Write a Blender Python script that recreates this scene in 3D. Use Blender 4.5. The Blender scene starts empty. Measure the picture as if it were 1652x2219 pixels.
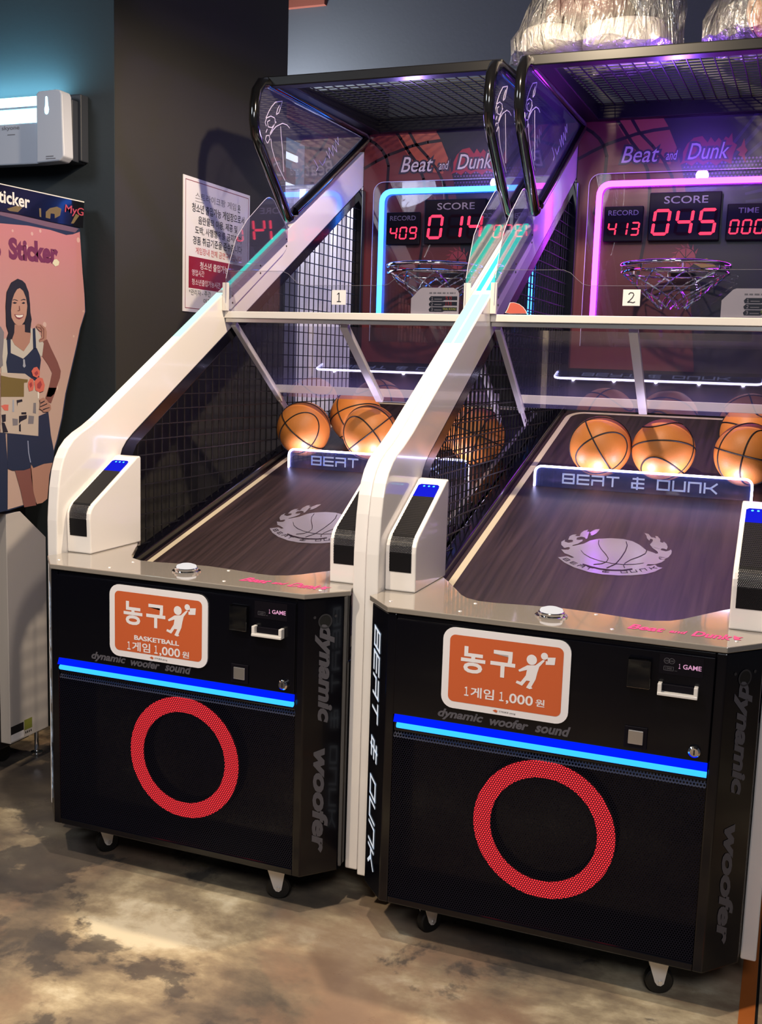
import bpy, bmesh, math, random
from mathutils import Vector, Matrix
from math import sin, cos, pi, tan, radians

random.seed(7)
scene = bpy.context.scene
COL = scene.collection

# ------------------------------------------------------------------ camera
cam_data = bpy.data.cameras.new('camera')
cam_data.sensor_fit = 'HORIZONTAL'
cam_data.sensor_width = 36.0
cam_data.lens = 36.0 * 2280.0 / 1652.0
cam_data.clip_start = 0.05
cam = bpy.data.objects.new('camera', cam_data)
COL.objects.link(cam)
_r = Vector((0.92995341, 0.36634987, 0.03121576))
_u = Vector((-0.08037866, 0.11971859, 0.98954875))
_f = Vector((-0.35878395, 0.92274332, -0.14077942))
cam.matrix_world = Matrix(((_r.x, _u.x, -_f.x, 2.0616), (_r.y, _u.y, -_f.y, -2.4139),
                           (_r.z, _u.z, -_f.z, 1.4991), (0, 0, 0, 1)))
scene.camera = cam

# ------------------------------------------------------------------ view, world, room lights and added fills
scene.view_settings.view_transform = 'Standard'
scene.view_settings.look = 'None'
scene.view_settings.exposure = 0.0
scene.view_settings.gamma = 1.0
scene.view_settings.use_curve_mapping = False
scene.cycles.max_bounces = 8
scene.cycles.transparent_max_bounces = 24
scene.cycles.sample_clamp_indirect = 4.0
scene.cycles.caustics_reflective = False
scene.cycles.caustics_refractive = False

world = bpy.data.worlds.new('arcade_ambient')
scene.world = world
world.use_nodes = True
world.node_tree.nodes['Background'].inputs[0].default_value = (0.62, 0.68, 0.85, 1)
world.node_tree.nodes['Background'].inputs[1].default_value = 0.075


def lamp(name, kind, loc, target, energy, color, size, spot=None, blend=0.6):
    d = bpy.data.lights.new(name, kind)
    d.energy = energy
    d.color = color
    if kind == 'AREA':
        d.shape = 'DISK'
        d.size = size
    else:
        d.shadow_soft_size = size
    if kind == 'SPOT':
        d.spot_size = radians(spot)
        d.spot_blend = blend
    o = bpy.data.objects.new(name, d)
    COL.objects.link(o)
    o.location = loc
    o.rotation_euler = (Vector(target) - Vector(loc)).to_track_quat('-Z', 'Y').to_euler()
    return o


WARM = (1.0, 0.80, 0.56)
lamp('ceiling_spot', 'SPOT', (1.23, 0.52, 2.95), (1.0, 1.15, 0.8), 205, WARM, 0.035, 150, 0.4)
lamp('ceiling_spot', 'SPOT', (1.2, -0.75, 2.85), (0.9, -0.05, 0.6), 115, (1.0, 0.84, 0.66), 0.045, 92, 0.6)
lamp('ceiling_spot', 'SPOT', (0.3, -1.7, 3.1), (0.8, -0.35, 0.0), 200, (1.0, 0.83, 0.62), 0.06, 80, 1.0)
lamp('window_light', 'AREA', (-0.84, 2.70, 2.45), (0.1, 3.05, 3.15), 34, (0.82, 0.88, 1.0), 0.3)
lamp('curtain_backlight', 'AREA', (-0.1, 3.6, 1.7), (-0.1, 2.9, 1.6), 26, (0.86, 0.80, 1.0), 1.3)  # added area light that brightens the curtain from behind
lamp('fill_area', 'AREA', (2.6, -3.6, 3.3), (0.9, 0.6, 0.7), 60, (0.92, 0.94, 1.0), 1.2)  # soft fill added behind the camera, stands for several ceiling spots
lamp('recess_fill', 'AREA', (-0.80, 2.62, 2.75), (-0.45, 3.1, 2.9), 9, (0.80, 0.88, 1.0), 0.3)  # unseen light added in the recess to lift the back wall
lamp('fill_area', 'AREA', (-1.3, -1.6, 3.2), (-0.3, 0.8, 1.4), 22, (0.85, 0.92, 1.0), 0.8)  # soft fill added to brighten the left side


# ------------------------------------------------------------------ materials
def lin(h):
    h = h.lstrip('#')
    out = []
    for i in (0, 2, 4):
        c = int(h[i:i + 2], 16) / 255.0
        out.append(c / 12.92 if c <= 0.04045 else ((c + 0.055) / 1.055) ** 2.4)
    return (out[0], out[1], out[2], 1.0)


MATS = {}


def nodes_of(name):
    m = bpy.data.materials.new(name)
    m.use_nodes = True
    MATS[name] = m
    return m, m.node_tree.nodes, m.node_tree.links


def plain(name, hexc, rough=0.5, metal=0.0, spec=0.5, coat=0.0, emit=None, power=0.0, bump=None, var=0.0):
    m, n, l = nodes_of(name)
    b = n['Principled BSDF']
    b.inputs['Base Color'].default_value = lin(hexc)
    b.inputs['Roughness'].default_value = rough
    b.inputs['Metallic'].default_value = metal
    b.inputs['Specular IOR Level'].default_value = spec
    b.inputs['Coat Weight'].default_value = coat
    b.inputs['Coat Roughness'].default_value = 0.05
    if emit:
        b.inputs['Emission Color'].default_value = lin(emit)
        b.inputs['Emission Strength'].default_value = power
    if bump or var:
        tc = n.new('ShaderNodeTexCoord')
        nz = n.new('ShaderNodeTexNoise')
        nz.inputs['Scale'].default_value = bump[0] if bump else 6.0
        nz.inputs['Detail'].default_value = 5
        l.new(tc.outputs['Object'], nz.inputs['Vector'])
        if bump:
            bp = n.new('ShaderNodeBump')
            bp.inputs['Strength'].default_value = bump[1]
            bp.inputs['Distance'].default_value = bump[2]
            l.new(nz.outputs['Fac'], bp.inputs['Height'])
            l.new(bp.outputs['Normal'], b.inputs['Normal'])
        if var:
            hs = n.new('ShaderNodeHueSaturation')
            hs.inputs['Color'].default_value = lin(hexc)
            mr = n.new('ShaderNodeMapRange')
            mr.inputs['To Min'].default_value = 1 - var
            mr.inputs['To Max'].default_value = 1 + var
            l.new(nz.outputs['Fac'], mr.inputs['Value'])
            l.new(mr.outputs['Result'], hs.inputs['Value'])
            l.new(hs.outputs['Color'], b.inputs['Base Color'])
    return m


def glow(name, rgb, power):
    m, n, l = nodes_of(name)
    n.remove(n['Principled BSDF'])
    e = n.new('ShaderNodeEmission')
    e.inputs['Color'].default_value = (rgb[0], rgb[1], rgb[2], 1)
    e.inputs['Strength'].default_value = power
    l.new(e.outputs[0], n['Material Output'].inputs['Surface'])
    return m


def clear(name, tint=(1, 1, 1), refl=0.06, rough=0.02, haze=0.0, hazecol=(0.8, 0.8, 0.9), edge=0.45):
    """thin clear sheet: lets light through, mirrors the room more at grazing angles"""
    m, n, l = nodes_of(name)
    n.remove(n['Principled BSDF'])
    t = n.new('ShaderNodeBsdfTransparent')
    t.inputs[0].default_value = (*tint, 1)
    g = n.new('ShaderNodeBsdfGlossy')
    g.inputs['Roughness'].default_value = rough
    lw = n.new('ShaderNodeLayerWeight')
    lw.inputs['Blend'].default_value = 0.3
    mr = n.new('ShaderNodeMapRange')
    mr.inputs['To Min'].default_value = refl
    mr.inputs['To Max'].default_value = edge
    l.new(lw.outputs['Facing'], mr.inputs['Value'])
    mx = n.new('ShaderNodeMixShader')
    l.new(mr.outputs['Result'], mx.inputs[0])
    base = t.outputs[0]
    if haze:
        d = n.new('ShaderNodeBsdfDiffuse')
        d.inputs[0].default_value = (*hazecol, 1)
        m2 = n.new('ShaderNodeMixShader')
        m2.inputs[0].default_value = haze
        l.new(t.outputs[0], m2.inputs[1])
        l.new(d.outputs[0], m2.inputs[2])
        base = m2.outputs[0]
    l.new(base, mx.inputs[1])
    l.new(g.outputs[0], mx.inputs[2])
    l.new(mx.outputs[0], n['Material Output'].inputs['Surface'])
    return m


plain('white_steel', 'eae6e4', 0.16, 0, 0.5, 0.6)
plain('counter_steel', '9a938b', 0.10, 0.25, 0.6, 0.7)
plain('aluminium', 'c9c6c4', 0.30, 0.85)
plain('aluminium_light', 'e8e4e0', 0.32, 0.1)
plain('chrome', 'e8e8ea', 0.07, 1.0)
plain('chain_steel', 'd8d8de', 0.18, 1.0)
plain('screw_steel', 'f2f0ee', 0.25, 0.6)
plain('black_gloss', '06060d', 0.2, 0, 0.35, 0.15)
plain('black_satin', '08080c', 0.42, 0, 0.25)
plain('black_tube', '0a0a0c', 0.10, 0, 0.6, 0.8)
plain('black_wire', '0c0c10', 0.5, 0.1)
plain('black_rubber', '0a0a0b', 0.55)
plain('dark_grey', '2e2d31', 0.5)
plain('grey_letter', '55535a', 0.45)
plain('white_letter', 'e6eef6', 0.4, emit='cfe4ff', power=0.35)
plain('paper_white', 'e8e6ea', 0.55)
plain('sign_white', 'ece9ee', 0.35)
plain('sign_orange', 'cb6238', 0.35)
plain('ink_black', '17161b', 0.6)
plain('ink_red', 'b8202e', 0.6)
plain('ink_grey', '77757c', 0.6)
plain('notice_red', '8e1424', 0.4)
plain('notice_line', '8c3a4a', 0.5)
plain('magenta_ink', 'd0407a', 0.5)
plain('violet_ink', '9c8fc0', 0.5)
plain('pink_letter', 'd6a0cc', 0.5, emit='d6a0cc', power=0.25)
plain('bezel_dark', '0a0710', 0.55, 0, 0.15)
plain('caption_grey', '8a8490', 0.7, 0, 0.2)
plain('caption_dim', '565064', 0.6)
plain('digit_off', '1c070e', 0.7, 0, 0.1)
glow('digit_on', (1.0, 0.030, 0.075), 2.6)
glow('neon_blue', (0.035, 0.20, 1.0), 8.0)
glow('neon_magenta', (0.50, 0.04, 1.0), 11.0)
glow('strip_blue', (0.025, 0.30, 1.0), 2.3)
glow('strip_halo', (0.0, 0.012, 1.0), 1.1)  # blue halo above the strip, put in as a glowing band
glow('ring_red', (1.0, 0.035, 0.045), 1.25)
glow('edge_white', (0.72, 0.66, 1.0), 13.0)
glow('lamp_blue', (0.015, 0.02, 1.0), 0.75)
glow('led_cyan', (0.10, 0.75, 1.0), 2.2)
glow('rim_cyan', (0.06, 0.90, 0.62), 1.9)
glow('rim_white_glare', (1.0, 0.97, 0.80), 1.5)  # LED strip with the ceiling lamp's white glare put into its emission
glow('rim_mint_glare', (0.62, 1.0, 0.86), 1.25)  # LED strip partly whitened, lamp glare mixed into its emission
glow('button_lamp', (1.0, 0.94, 0.92), 0.85)
glow('tube_blue', (0.30, 0.82, 1.0), 9.0)
glow('window_day', (0.78, 0.9, 1.0), 2.6)
glow('window_sash', (0.16, 0.30, 0.42), 0.7)  # blue light falling on the sash, put in as emission
plain('seam_black', '120d0c', 0.6)
plain('ball_mark', 'd8b8a0', 0.6)
plain('ball_ink', '3a3136', 0.6)
plain('sticker_silver', 'b2acc2', 0.16, 0.55)
plain('line_cream', 'c8bda6', 0.45)
plain('art_red', '5c2628', 0.35)
plain('art_orange', '8e4838', 0.35)
plain('art_dark', '140f20', 0.35)
plain('art_ray', '2b2440', 0.35)
plain('art_seam', '1a0f18', 0.35)
plain('title_white', 'b4aeb4', 0.35)
plain('title_red', '841e2c', 0.35)
plain('title_dark', '2a2634', 0.35)
plain('art_dot', '6a4a80', 0.35)
plain('emblem_pink', '8a3140', 0.4)
plain('emblem_yellow', '8a7030', 0.4)
plain('frost_letter', 'b4bce0', 0.5, emit='8ea0e8', power=0.35)
plain('etch_line', 'bcb6c6', 0.6, emit='a9a2b8', power=0.10)
plain('trap_body', 'c4c8d6', 0.4)
plain('trap_side', '2f333d', 0.45)
plain('booth_black', '0b0c14', 0.15, 0, 0.5, 0.4)
plain('booth_white', 'b9b4b2', 0.4)
plain('booth_edge', '24304c', 0.4)
plain('floor_tape', 'b5632a', 0.5, var=0.2)
plain('floor_gap', '080808', 0.7)
plain('wall_cool', '2c343a', 0.75, bump=(55, 0.12, 0.004))
plain('wall_paint', '505256', 0.75, bump=(55, 0.12, 0.004))
plain('pillar_paint', '2f2d2a', 0.72, bump=(45, 0.15, 0.004))
plain('ceiling_paint', '2c2d30', 0.8)
plain('beam_orange', '8a4a38', 0.7)
plain('fragment_red', 'c25a4a', 0.5)
plain('qr_card', 'b9b3bb', 0.4)
plain('qr_dark', '20222c', 0.4)
plain('qr_lime', 'a8b050', 0.5)
plain('label_lime', '7a8038', 0.5)
clear('acrylic', (0.93, 0.93, 0.96), 0.05, 0.015)
clear('acrylic_side', (0.80, 0.80, 0.90), 0.10, 0.02, 0.05, (0.45, 0.45, 0.7))
clear('acrylic_shield', (0.80, 0.80, 0.90), 0.12, 0.03, 0.13, (0.42, 0.40, 0.85))  # violet of the neon light is put into the haze colour
clear('acrylic_bar', (0.55, 0.60, 0.85), 0.10, 0.04, 0.10, (0.25, 0.32, 0.8))


def cloth(name, hexc, share, bumpy=0.0):
    """matt cloth that lets part of the light through"""
    m, n, l = nodes_of(name)
    n.remove(n['Principled BSDF'])
    d = n.new('ShaderNodeBsdfDiffuse'); d.inputs[0].default_value = lin(hexc)
    t = n.new('ShaderNodeBsdfTranslucent'); t.inputs[0].default_value = lin(hexc)
    mx = n.new('ShaderNodeMixShader'); mx.inputs[0].default_value = share
    l.new(d.outputs[0], mx.inputs[1]); l.new(t.outputs[0], mx.inputs[2])
    l.new(mx.outputs[0], n['Material Output'].inputs['Surface'])


cloth('curtain_white', 'd8d2d6', 0.55)
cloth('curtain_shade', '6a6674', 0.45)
cloth('plush_white', 'f0ece6', 0.5)
cloth('plush_red', '7c1822', 0.4)
clear('plastic_film', (0.93, 0.93, 0.94), 0.16, 0.13, 0.13, (0.95, 0.93, 0.9), 0.8)
m = MATS['plastic_film']; n = m.node_tree.nodes; l = m.node_tree.links
tc = n.new('ShaderNodeTexCoord'); mp = n.new('ShaderNodeMapping'); mp.inputs['Scale'].default_value = (16, 16, 3.5)
nz = n.new('ShaderNodeTexNoise'); nz.inputs['Scale'].default_value = 1.4; nz.inputs['Detail'].default_value = 6; nz.inputs['Distortion'].default_value = 1.2
bp = n.new('ShaderNodeBump'); bp.inputs['Strength'].default_value = 1.0; bp.inputs['Distance'].default_value = 0.05
l.new(tc.outputs['Object'], mp.inputs[0]); l.new(mp.outputs[0], nz.inputs['Vector']); l.new(nz.outputs['Fac'], bp.inputs['Height'])
for q in n:
    if q.type in ('BSDF_GLOSSY', 'LAYER_WEIGHT', 'BSDF_DIFFUSE'):
        l.new(bp.outputs['Normal'], q.inputs['Normal'])
clear('coin_clear', (0.45, 0.45, 0.5), 0.12, 0.03)
for nm, hx in dict(pink='cf9a9c', white='dcdad6', gold='6f6038', skin='a57d70', skin_dark='7a4f4b', shirt='b9b6b0',
                   navy='222d48', navy_light='8a94b4', hair='20202c', face='b38c7e', lip='84404a', silver='98a0b0',
                   grey='77757f', paper='b8aca4', rose='c9685c', rose_dark='9a4046', finger_line='6a4440',
                   cream='d8d6bc', booth_text='e2dedb', plum='6f2f55', mauve='6c5468', booth_pinktext='b2485a').items():
    plain('print_' + nm, hx, 0.45)

# pink poster ground: paler towards the floor, as printed
m, n, l = nodes_of('poster_ground')
b = n['Principled BSDF']
b.inputs['Roughness'].default_value = 0.45
tc = n.new('ShaderNodeTexCoord')
sp = n.new('ShaderNodeSeparateXYZ')
l.new(tc.outputs['Object'], sp.inputs[0])
cr = n.new('ShaderNodeValToRGB')
cr.color_ramp.elements[0].color = lin('b89f97')
cr.color_ramp.elements[1].color = lin('bb7c84')
mr = n.new('ShaderNodeMapRange')
mr.inputs['From Min'].default_value = 1.35
mr.inputs['From Max'].default_value = 1.9
l.new(sp.outputs['Z'], mr.inputs['Value'])
vo = n.new('ShaderNodeTexVoronoi')
vo.inputs['Scale'].default_value = 14
l.new(tc.outputs['Object'], vo.inputs['Vector'])
lt = n.new('ShaderNodeMath'); lt.operation = 'LESS_THAN'; lt.inputs[1].default_value = 0.13
l.new(vo.outputs['Distance'], lt.inputs[0])
mu = n.new('ShaderNodeMath'); mu.operation = 'MULTIPLY'; mu.inputs[1].default_value = 0.35
l.new(lt.outputs[0], mu.inputs[0])
mx = n.new('ShaderNodeMixRGB')
mx.inputs[2].default_value = lin('e6dcd2')
l.new(mu.outputs[0], mx.inputs[0])
l.new(mr.outputs['Result'], cr.inputs[0])
l.new(cr.outputs[0], mx.inputs[1])
l.new(mx.outputs[0], b.inputs['Base Color'])

# dark wood laminate of the playfield
m, n, l = nodes_of('wood_dark')
b = n['Principled BSDF']
b.inputs['Roughness'].default_value = 0.42
tc = n.new('ShaderNodeTexCoord')
mp = n.new('ShaderNodeMapping')
mp.inputs['Scale'].default_value = (38, 1.6, 1.6)
nz = n.new('ShaderNodeTexNoise')
nz.inputs['Scale'].default_value = 1.5
nz.inputs['Detail'].default_value = 8
nz.inputs['Distortion'].default_value = 0.6
cr = n.new('ShaderNodeValToRGB')
cr.color_ramp.elements[0].position = 0.3
cr.color_ramp.elements[0].color = lin('1d1618')
cr.color_ramp.elements[1].position = 0.75
cr.color_ramp.elements[1].color = lin('403134')
l.new(tc.outputs['Object'], mp.inputs[0]); l.new(mp.outputs[0], nz.inputs['Vector'])
l.new(nz.outputs['Fac'], cr.inputs[0]); l.new(cr.outputs[0], b.inputs['Base Color'])


# perforated sheet: real see-through holes on a hexagonal grid in the sheet's own x-z
def perforated(name, hexc, pitch, hole):
    m, n, l = nodes_of(name)
    b = n['Principled BSDF']
    b.inputs['Base Color'].default_value = lin(hexc)
    b.inputs['Roughness'].default_value = 0.4
    b.inputs['Specular IOR Level'].default_value = 0.15
    tc = n.new('ShaderNodeTexCoord')
    sp = n.new('ShaderNodeSeparateXYZ')
    l.new(tc.outputs['Object'], sp.inputs[0])
    cb = n.new('ShaderNodeCombineXYZ')
    l.new(sp.outputs['X'], cb.inputs['X'])
    dz = n.new('ShaderNodeMath'); dz.operation = 'DIVIDE'; dz.inputs[1].default_value = 1.732
    l.new(sp.outputs['Z'], dz.inputs[0])
    l.new(dz.outputs[0], cb.inputs['Y'])
    ds = []
    for off in (0.0, 0.5):
        v = n.new('ShaderNodeVectorMath'); v.operation = 'MULTIPLY_ADD'
        v.inputs[1].default_value = (1 / pitch,) * 3
        v.inputs[2].default_value = (off, off, 0)
        l.new(cb.outputs[0], v.inputs[0])
        fr = n.new('ShaderNodeVectorMath'); fr.operation = 'FRACTION'
        l.new(v.outputs[0], fr.inputs[0])
        su = n.new('ShaderNodeVectorMath'); su.operation = 'SUBTRACT'
        su.inputs[1].default_value = (0.5, 0.5, 0)
        l.new(fr.outputs[0], su.inputs[0])
        sc = n.new('ShaderNodeVectorMath'); sc.operation = 'MULTIPLY'
        sc.inputs[1].default_value = (1, 1.732, 0)
        l.new(su.outputs[0], sc.inputs[0])
        ln = n.new('ShaderNodeVectorMath'); ln.operation = 'LENGTH'
        l.new(sc.outputs[0], ln.inputs[0])
        ds.append(ln.outputs['Value'])
    mn = n.new('ShaderNodeMath'); mn.operation = 'MINIMUM'
    l.new(ds[0], mn.inputs[0]); l.new(ds[1], mn.inputs[1])
    lt = n.new('ShaderNodeMath'); lt.operation = 'LESS_THAN'; lt.inputs[1].default_value = hole
    l.new(mn.outputs[0], lt.inputs[0])
    t = n.new('ShaderNodeBsdfTransparent')
    mx = n.new('ShaderNodeMixShader')
    l.new(lt.outputs[0], mx.inputs[0]); l.new(b.outputs[0], mx.inputs[1]); l.new(t.outputs[0], mx.inputs[2])
    l.new(mx.outputs[0], n['Material Output'].inputs['Surface'])


perforated('grille_steel', '0e0e1c', 0.0062, 0.36)
perforated('grille_rim', '3a3a44', 0.0075, 0.30)
perforated('armrest_mesh', '1b1a1d', 0.0042, 0.26)

# basketball rubber with pebbles
m, n, l = nodes_of('ball_rubber')
b = n['Principled BSDF']
b.inputs['Base Color'].default_value = lin('d08038')
b.inputs['Roughness'].default_value = 0.5
tc = n.new('ShaderNodeTexCoord')
vo = n.new('ShaderNodeTexVoronoi'); vo.inputs['Scale'].default_value = 190
l.new(tc.outputs['Object'], vo.inputs['Vector'])
bp = n.new('ShaderNodeBump'); bp.inputs['Strength'].default_value = 0.25; bp.inputs['Distance'].default_value = 0.001
bp.invert = True
l.new(vo.outputs['Distance'], bp.inputs['Height']); l.new(bp.outputs['Normal'], b.inputs['Normal'])

# stained polished concrete floor
m, n, l = nodes_of('stained_concrete')
b = n['Principled BSDF']
tc = n.new('ShaderNodeTexCoord')


def noise(scale, detail, dist, loc=(0, 0, 0), sc=(1, 1, 1)):
    mp = n.new('ShaderNodeMapping')
    mp.inputs['Location'].default_value = loc
    mp.inputs['Scale'].default_value = sc
    l.new(tc.outputs['Object'], mp.inputs[0])
    z = n.new('ShaderNodeTexNoise')
    z.inputs['Scale'].default_value = scale
    z.inputs['Detail'].default_value = detail
    z.inputs['Roughness'].default_value = 0.62
    z.inputs['Distortion'].default_value = dist
    l.new(mp.outputs[0], z.inputs['Vector'])
    return z.outputs['Fac']


def ramp(fac, stops):
    c = n.new('ShaderNodeValToRGB')
    while len(c.color_ramp.elements) < len(stops):
        c.color_ramp.elements.new(0.5)
    for e, (p, h) in zip(c.color_ramp.elements, stops):
        e.position = p
        e.color = lin(h) if isinstance(h, str) else (h, h, h, 1)
    l.new(fac, c.inputs[0])
    return c.outputs[0]


def mixc(fac, a, bb):
    x = n.new('ShaderNodeMixRGB')
    l.new(fac, x.inputs[0]); l.new(a, x.inputs[1]); l.new(bb, x.inputs[2])
    return x.outputs[0]


base = ramp(noise(2.3, 8, 0.15, (3.1, 1.7, 0), (1, 1.4, 1)), [(0.36, '5f5750'), (0.46, '827464'), (0.53, 'a09078'), (0.585, 'c2b294'), (0.65, 'e4d8bc')])
rust = ramp(noise(2.1, 8, 0.5, (9.3, 4.2, 0)), [(0.0, '8c705a'), (1.0, 'a58672')])
k1 = ramp(noise(1.7, 8, 0.2, (5.5, 8.2, 0)), [(0.48, 0.0), (0.60, 0.65)])
grey = ramp(noise(6.0, 9, 0.3, (1.3, 2.2, 0)), [(0.3, '3c3a3e'), (0.7, '5c5753')])
sx = n.new('ShaderNodeSeparateXYZ')
l.new(tc.outputs['Object'], sx.inputs[0])
gx = n.new('ShaderNodeMapRange')   # grey patches spread wider towards the left
gx.inputs['From Min'].default_value = 0.10; gx.inputs['From Max'].default_value = 0.75
gx.inputs['To Min'].default_value = 0.10; gx.inputs['To Max'].default_value = -0.06
l.new(sx.outputs['X'], gx.inputs['Value'])
ad = n.new('ShaderNodeMath'); ad.operation = 'ADD'
l.new(noise(2.4, 10, 0.25, (7.4, 2.3, 0)), ad.inputs[0]); l.new(gx.outputs['Result'], ad.inputs[1])
k2 = ramp(ad.outputs[0], [(0.54, 0.0), (0.575, 0.8)])
colr = mixc(k2, mixc(k1, base, rust), grey)
l.new(colr, b.inputs['Base Color'])
rr = ramp(noise(7, 6, 0.2, (2, 2, 0)), [(0.3, 0.22), (0.7, 0.42)])
l.new(rr, b.inputs['Roughness'])
b.inputs['Specular IOR Level'].default_value = 0.5


# ------------------------------------------------------------------ mesh helpers
class MB:
    """collects faces and links them as one mesh object"""

    def __init__(self, *mats):
        self.v = []; self.f = []; self.m = []; self.mats = list(mats)

    def mi(self, mat):
        if mat is None:
            return 0
        if mat not in self.mats:
            self.mats.append(mat)
        return self.mats.index(mat)

    def face(self, pts, mat=None):
        i = len(self.v)
        self.v += [tuple(p) for p in pts]
        self.f.append(tuple(range(i, i + len(pts))))
        self.m.append(self.mi(mat))

    def box(self, x0, x1, y0, y1, z0, z1, mat=None):
        i = len(self.v); k = self.mi(mat)
        self.v += [(x, y, z) for z in (z0, z1) for y in (y0, y1) for x in (x0, x1)]
        for q in ((0, 2, 3, 1), (4, 5, 7, 6), (0, 1, 5, 4), (2, 6, 7, 3), (0, 4, 6, 2), (1, 3, 7, 5)):
            self.f.append(tuple(i + a for a in q)); self.m.append(k)

    def prism(self, poly, axis, a, b, mat=None):
        """polygon in the plane across `axis`, swept from a to b"""
        def P(p, w):
            return {'x': (w, p[0], p[1]), 'y': (p[0], w, p[1]), 'z': (p[0], p[1], w)}[axis]
        i = len(self.v); n = len(poly); k = self.mi(mat)
        self.v += [P(p, a) for p in poly] + [P(p, b) for p in poly]
        self.f.append(tuple(range(i, i + n))); self.m.append(k)
        self.f.append(tuple(range(i + 2 * n - 1, i + n - 1, -1))); self.m.append(k)
        for j in range(n):
            h = (j + 1) % n
            self.f.append((i + j, i + h, i + n + h, i + n + j)); self.m.append(k)

    def tube(self, pts, r, n=8, mat=None, closed=False, ry=None):
        P = [Vector(p) for p in pts]; k = self.mi(mat); N = len(P); rings = []
        up = None
        for j in range(N):
            if closed:
                d = (P[(j + 1) % N] - P[j - 1])
            else:
                d = P[min(j + 1, N - 1)] - P[max(j - 1, 0)]
            d.normalize()
            if up is None:
                up = Vector((0, 0, 1)) if abs(d.z) < 0.9 else Vector((1, 0, 0))
            s = d.cross(up)
            if s.length < 1e-6:
                s = d.orthogonal()
            s.normalize(); t = s.cross(d).normalized(); up = t
            i = len(self.v)
            self.v += [tuple(P[j] + s * (r * cos(2 * pi * a / n)) + t * ((ry or r) * sin(2 * pi * a / n))) for a in range(n)]
            rings.append(i)
        for j in range(N if closed else N - 1):
            a = rings[j]; b2 = rings[(j + 1) % N]
            for q in range(n):
                h = (q + 1) % n
                self.f.append((a + q, a + h, b2 + h, b2 + q)); self.m.append(k)
        if not closed:
            self.f.append(tuple(rings[0] + q for q in range(n - 1, -1, -1))); self.m.append(k)
            self.f.append(tuple(rings[-1] + q for q in range(n))); self.m.append(k)

    def bar(self, a, b, w, h=None, mat=None, up=(0, 0, 1)):
        """rectangular bar from a to b"""
        a = Vector(a); b = Vector(b); h = h or w; d = (b - a).normalized(); up = Vector(up)
        s = d.cross(up)
        if s.length < 1e-5:
            s = d.cross(Vector((1, 0, 0)))
        s.normalize(); t = s.cross(d); k = self.mi(mat); i = len(self.v)
        for p in (a, b):
            self.v += [tuple(p + s * (w / 2 * x) + t * (h / 2 * y)) for x, y in ((-1, -1), (1, -1), (1, 1), (-1, 1))]
        for q in ((3, 2, 1, 0), (4, 5, 6, 7), (0, 1, 5, 4), (1, 2, 6, 5), (2, 3, 7, 6), (3, 0, 4, 7)):
            self.f.append(tuple(i + x for x in q)); self.m.append(k)

    def lathe(self, prof, c, axis='z', n=24, mat=None):
        """profile of (radius, height) spun about an axis through c"""
        k = self.mi(mat); i = len(self.v); c = Vector(c)
        for r, h in prof:
            for a in range(n):
                x, y = r * cos(2 * pi * a / n), r * sin(2 * pi * a / n)
                o = {'z': (x, y, h), 'y': (x, h, y), 'x': (h, x, y)}[axis]
                self.v.append(tuple(c + Vector(o)))
        for j in range(len(prof) - 1):
            for a in range(n):
                h = (a + 1) % n
                self.f.append((i + j * n + a, i + j * n + h, i + (j + 1) * n + h, i + (j + 1) * n + a)); self.m.append(k)
        for j, rev in ((0, True), (len(prof) - 1, False)):
            if prof[j][0] > 1e-5:
                q = [i + j * n + a for a in range(n)]
                self.f.append(tuple(q[::-1] if rev else q)); self.m.append(k)

    def ring(self, c, U, V, r0, r1, n=64, mat=None):
        k = self.mi(mat); i = len(self.v); c = Vector(c); U = Vector(U); V = Vector(V)
        for r in (r0, r1):
            self.v += [tuple(c + U * (r * cos(2 * pi * a / n)) + V * (r * sin(2 * pi * a / n))) for a in range(n)]
        for a in range(n):
            h = (a + 1) % n
            self.f.append((i + a, i + h, i + n + h, i + n + a)); self.m.append(k)

    def disc(self, c, U, V, r, n=24, mat=None):
        c = Vector(c); U = Vector(U); V = Vector(V)
        self.face([c + U * (r * cos(2 * pi * a / n)) + V * (r * sin(2 * pi * a / n)) for a in range(n)], mat)

    def text(self, body, O, U, V, box, mat=None, shear=0.0, bold=0.0, spacing=1.0):
        """lettering fitted into box (u0, v0, u1, v1) of the frame O, U, V"""
        cu = bpy.data.curves.new('lettering', 'FONT')
        cu.body = body; cu.size = 1.0; cu.shear = shear; cu.offset = bold; cu.space_character = spacing
        cu.resolution_u = 3
        cu.fill_mode = 'FRONT'
        ob = bpy.data.objects.new('lettering', cu)
        me = bpy.data.meshes.new_from_object(ob)
        xs = [v.co.x for v in me.vertices]; ys = [v.co.y for v in me.vertices]
        if xs:
            x0, x1, y0, y1 = min(xs), max(xs), min(ys), max(ys)
            u0, v0, u1, v1 = box
            sx = (u1 - u0) / max(1e-6, x1 - x0); sy = (v1 - v0) / max(1e-6, y1 - y0)
            O = Vector(O); U = Vector(U); V = Vector(V); k = self.mi(mat); i = len(self.v)
            self.v += [tuple(O + U * (u0 + (v.co.x - x0) * sx) + V * (v0 + (v.co.y - y0) * sy)) for v in me.vertices]
            for p in me.polygons:
                self.f.append(tuple(i + a for a in p.vertices)); self.m.append(k)
        bpy.data.objects.remove(ob); bpy.data.curves.remove(cu); bpy.data.meshes.remove(me)

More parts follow.
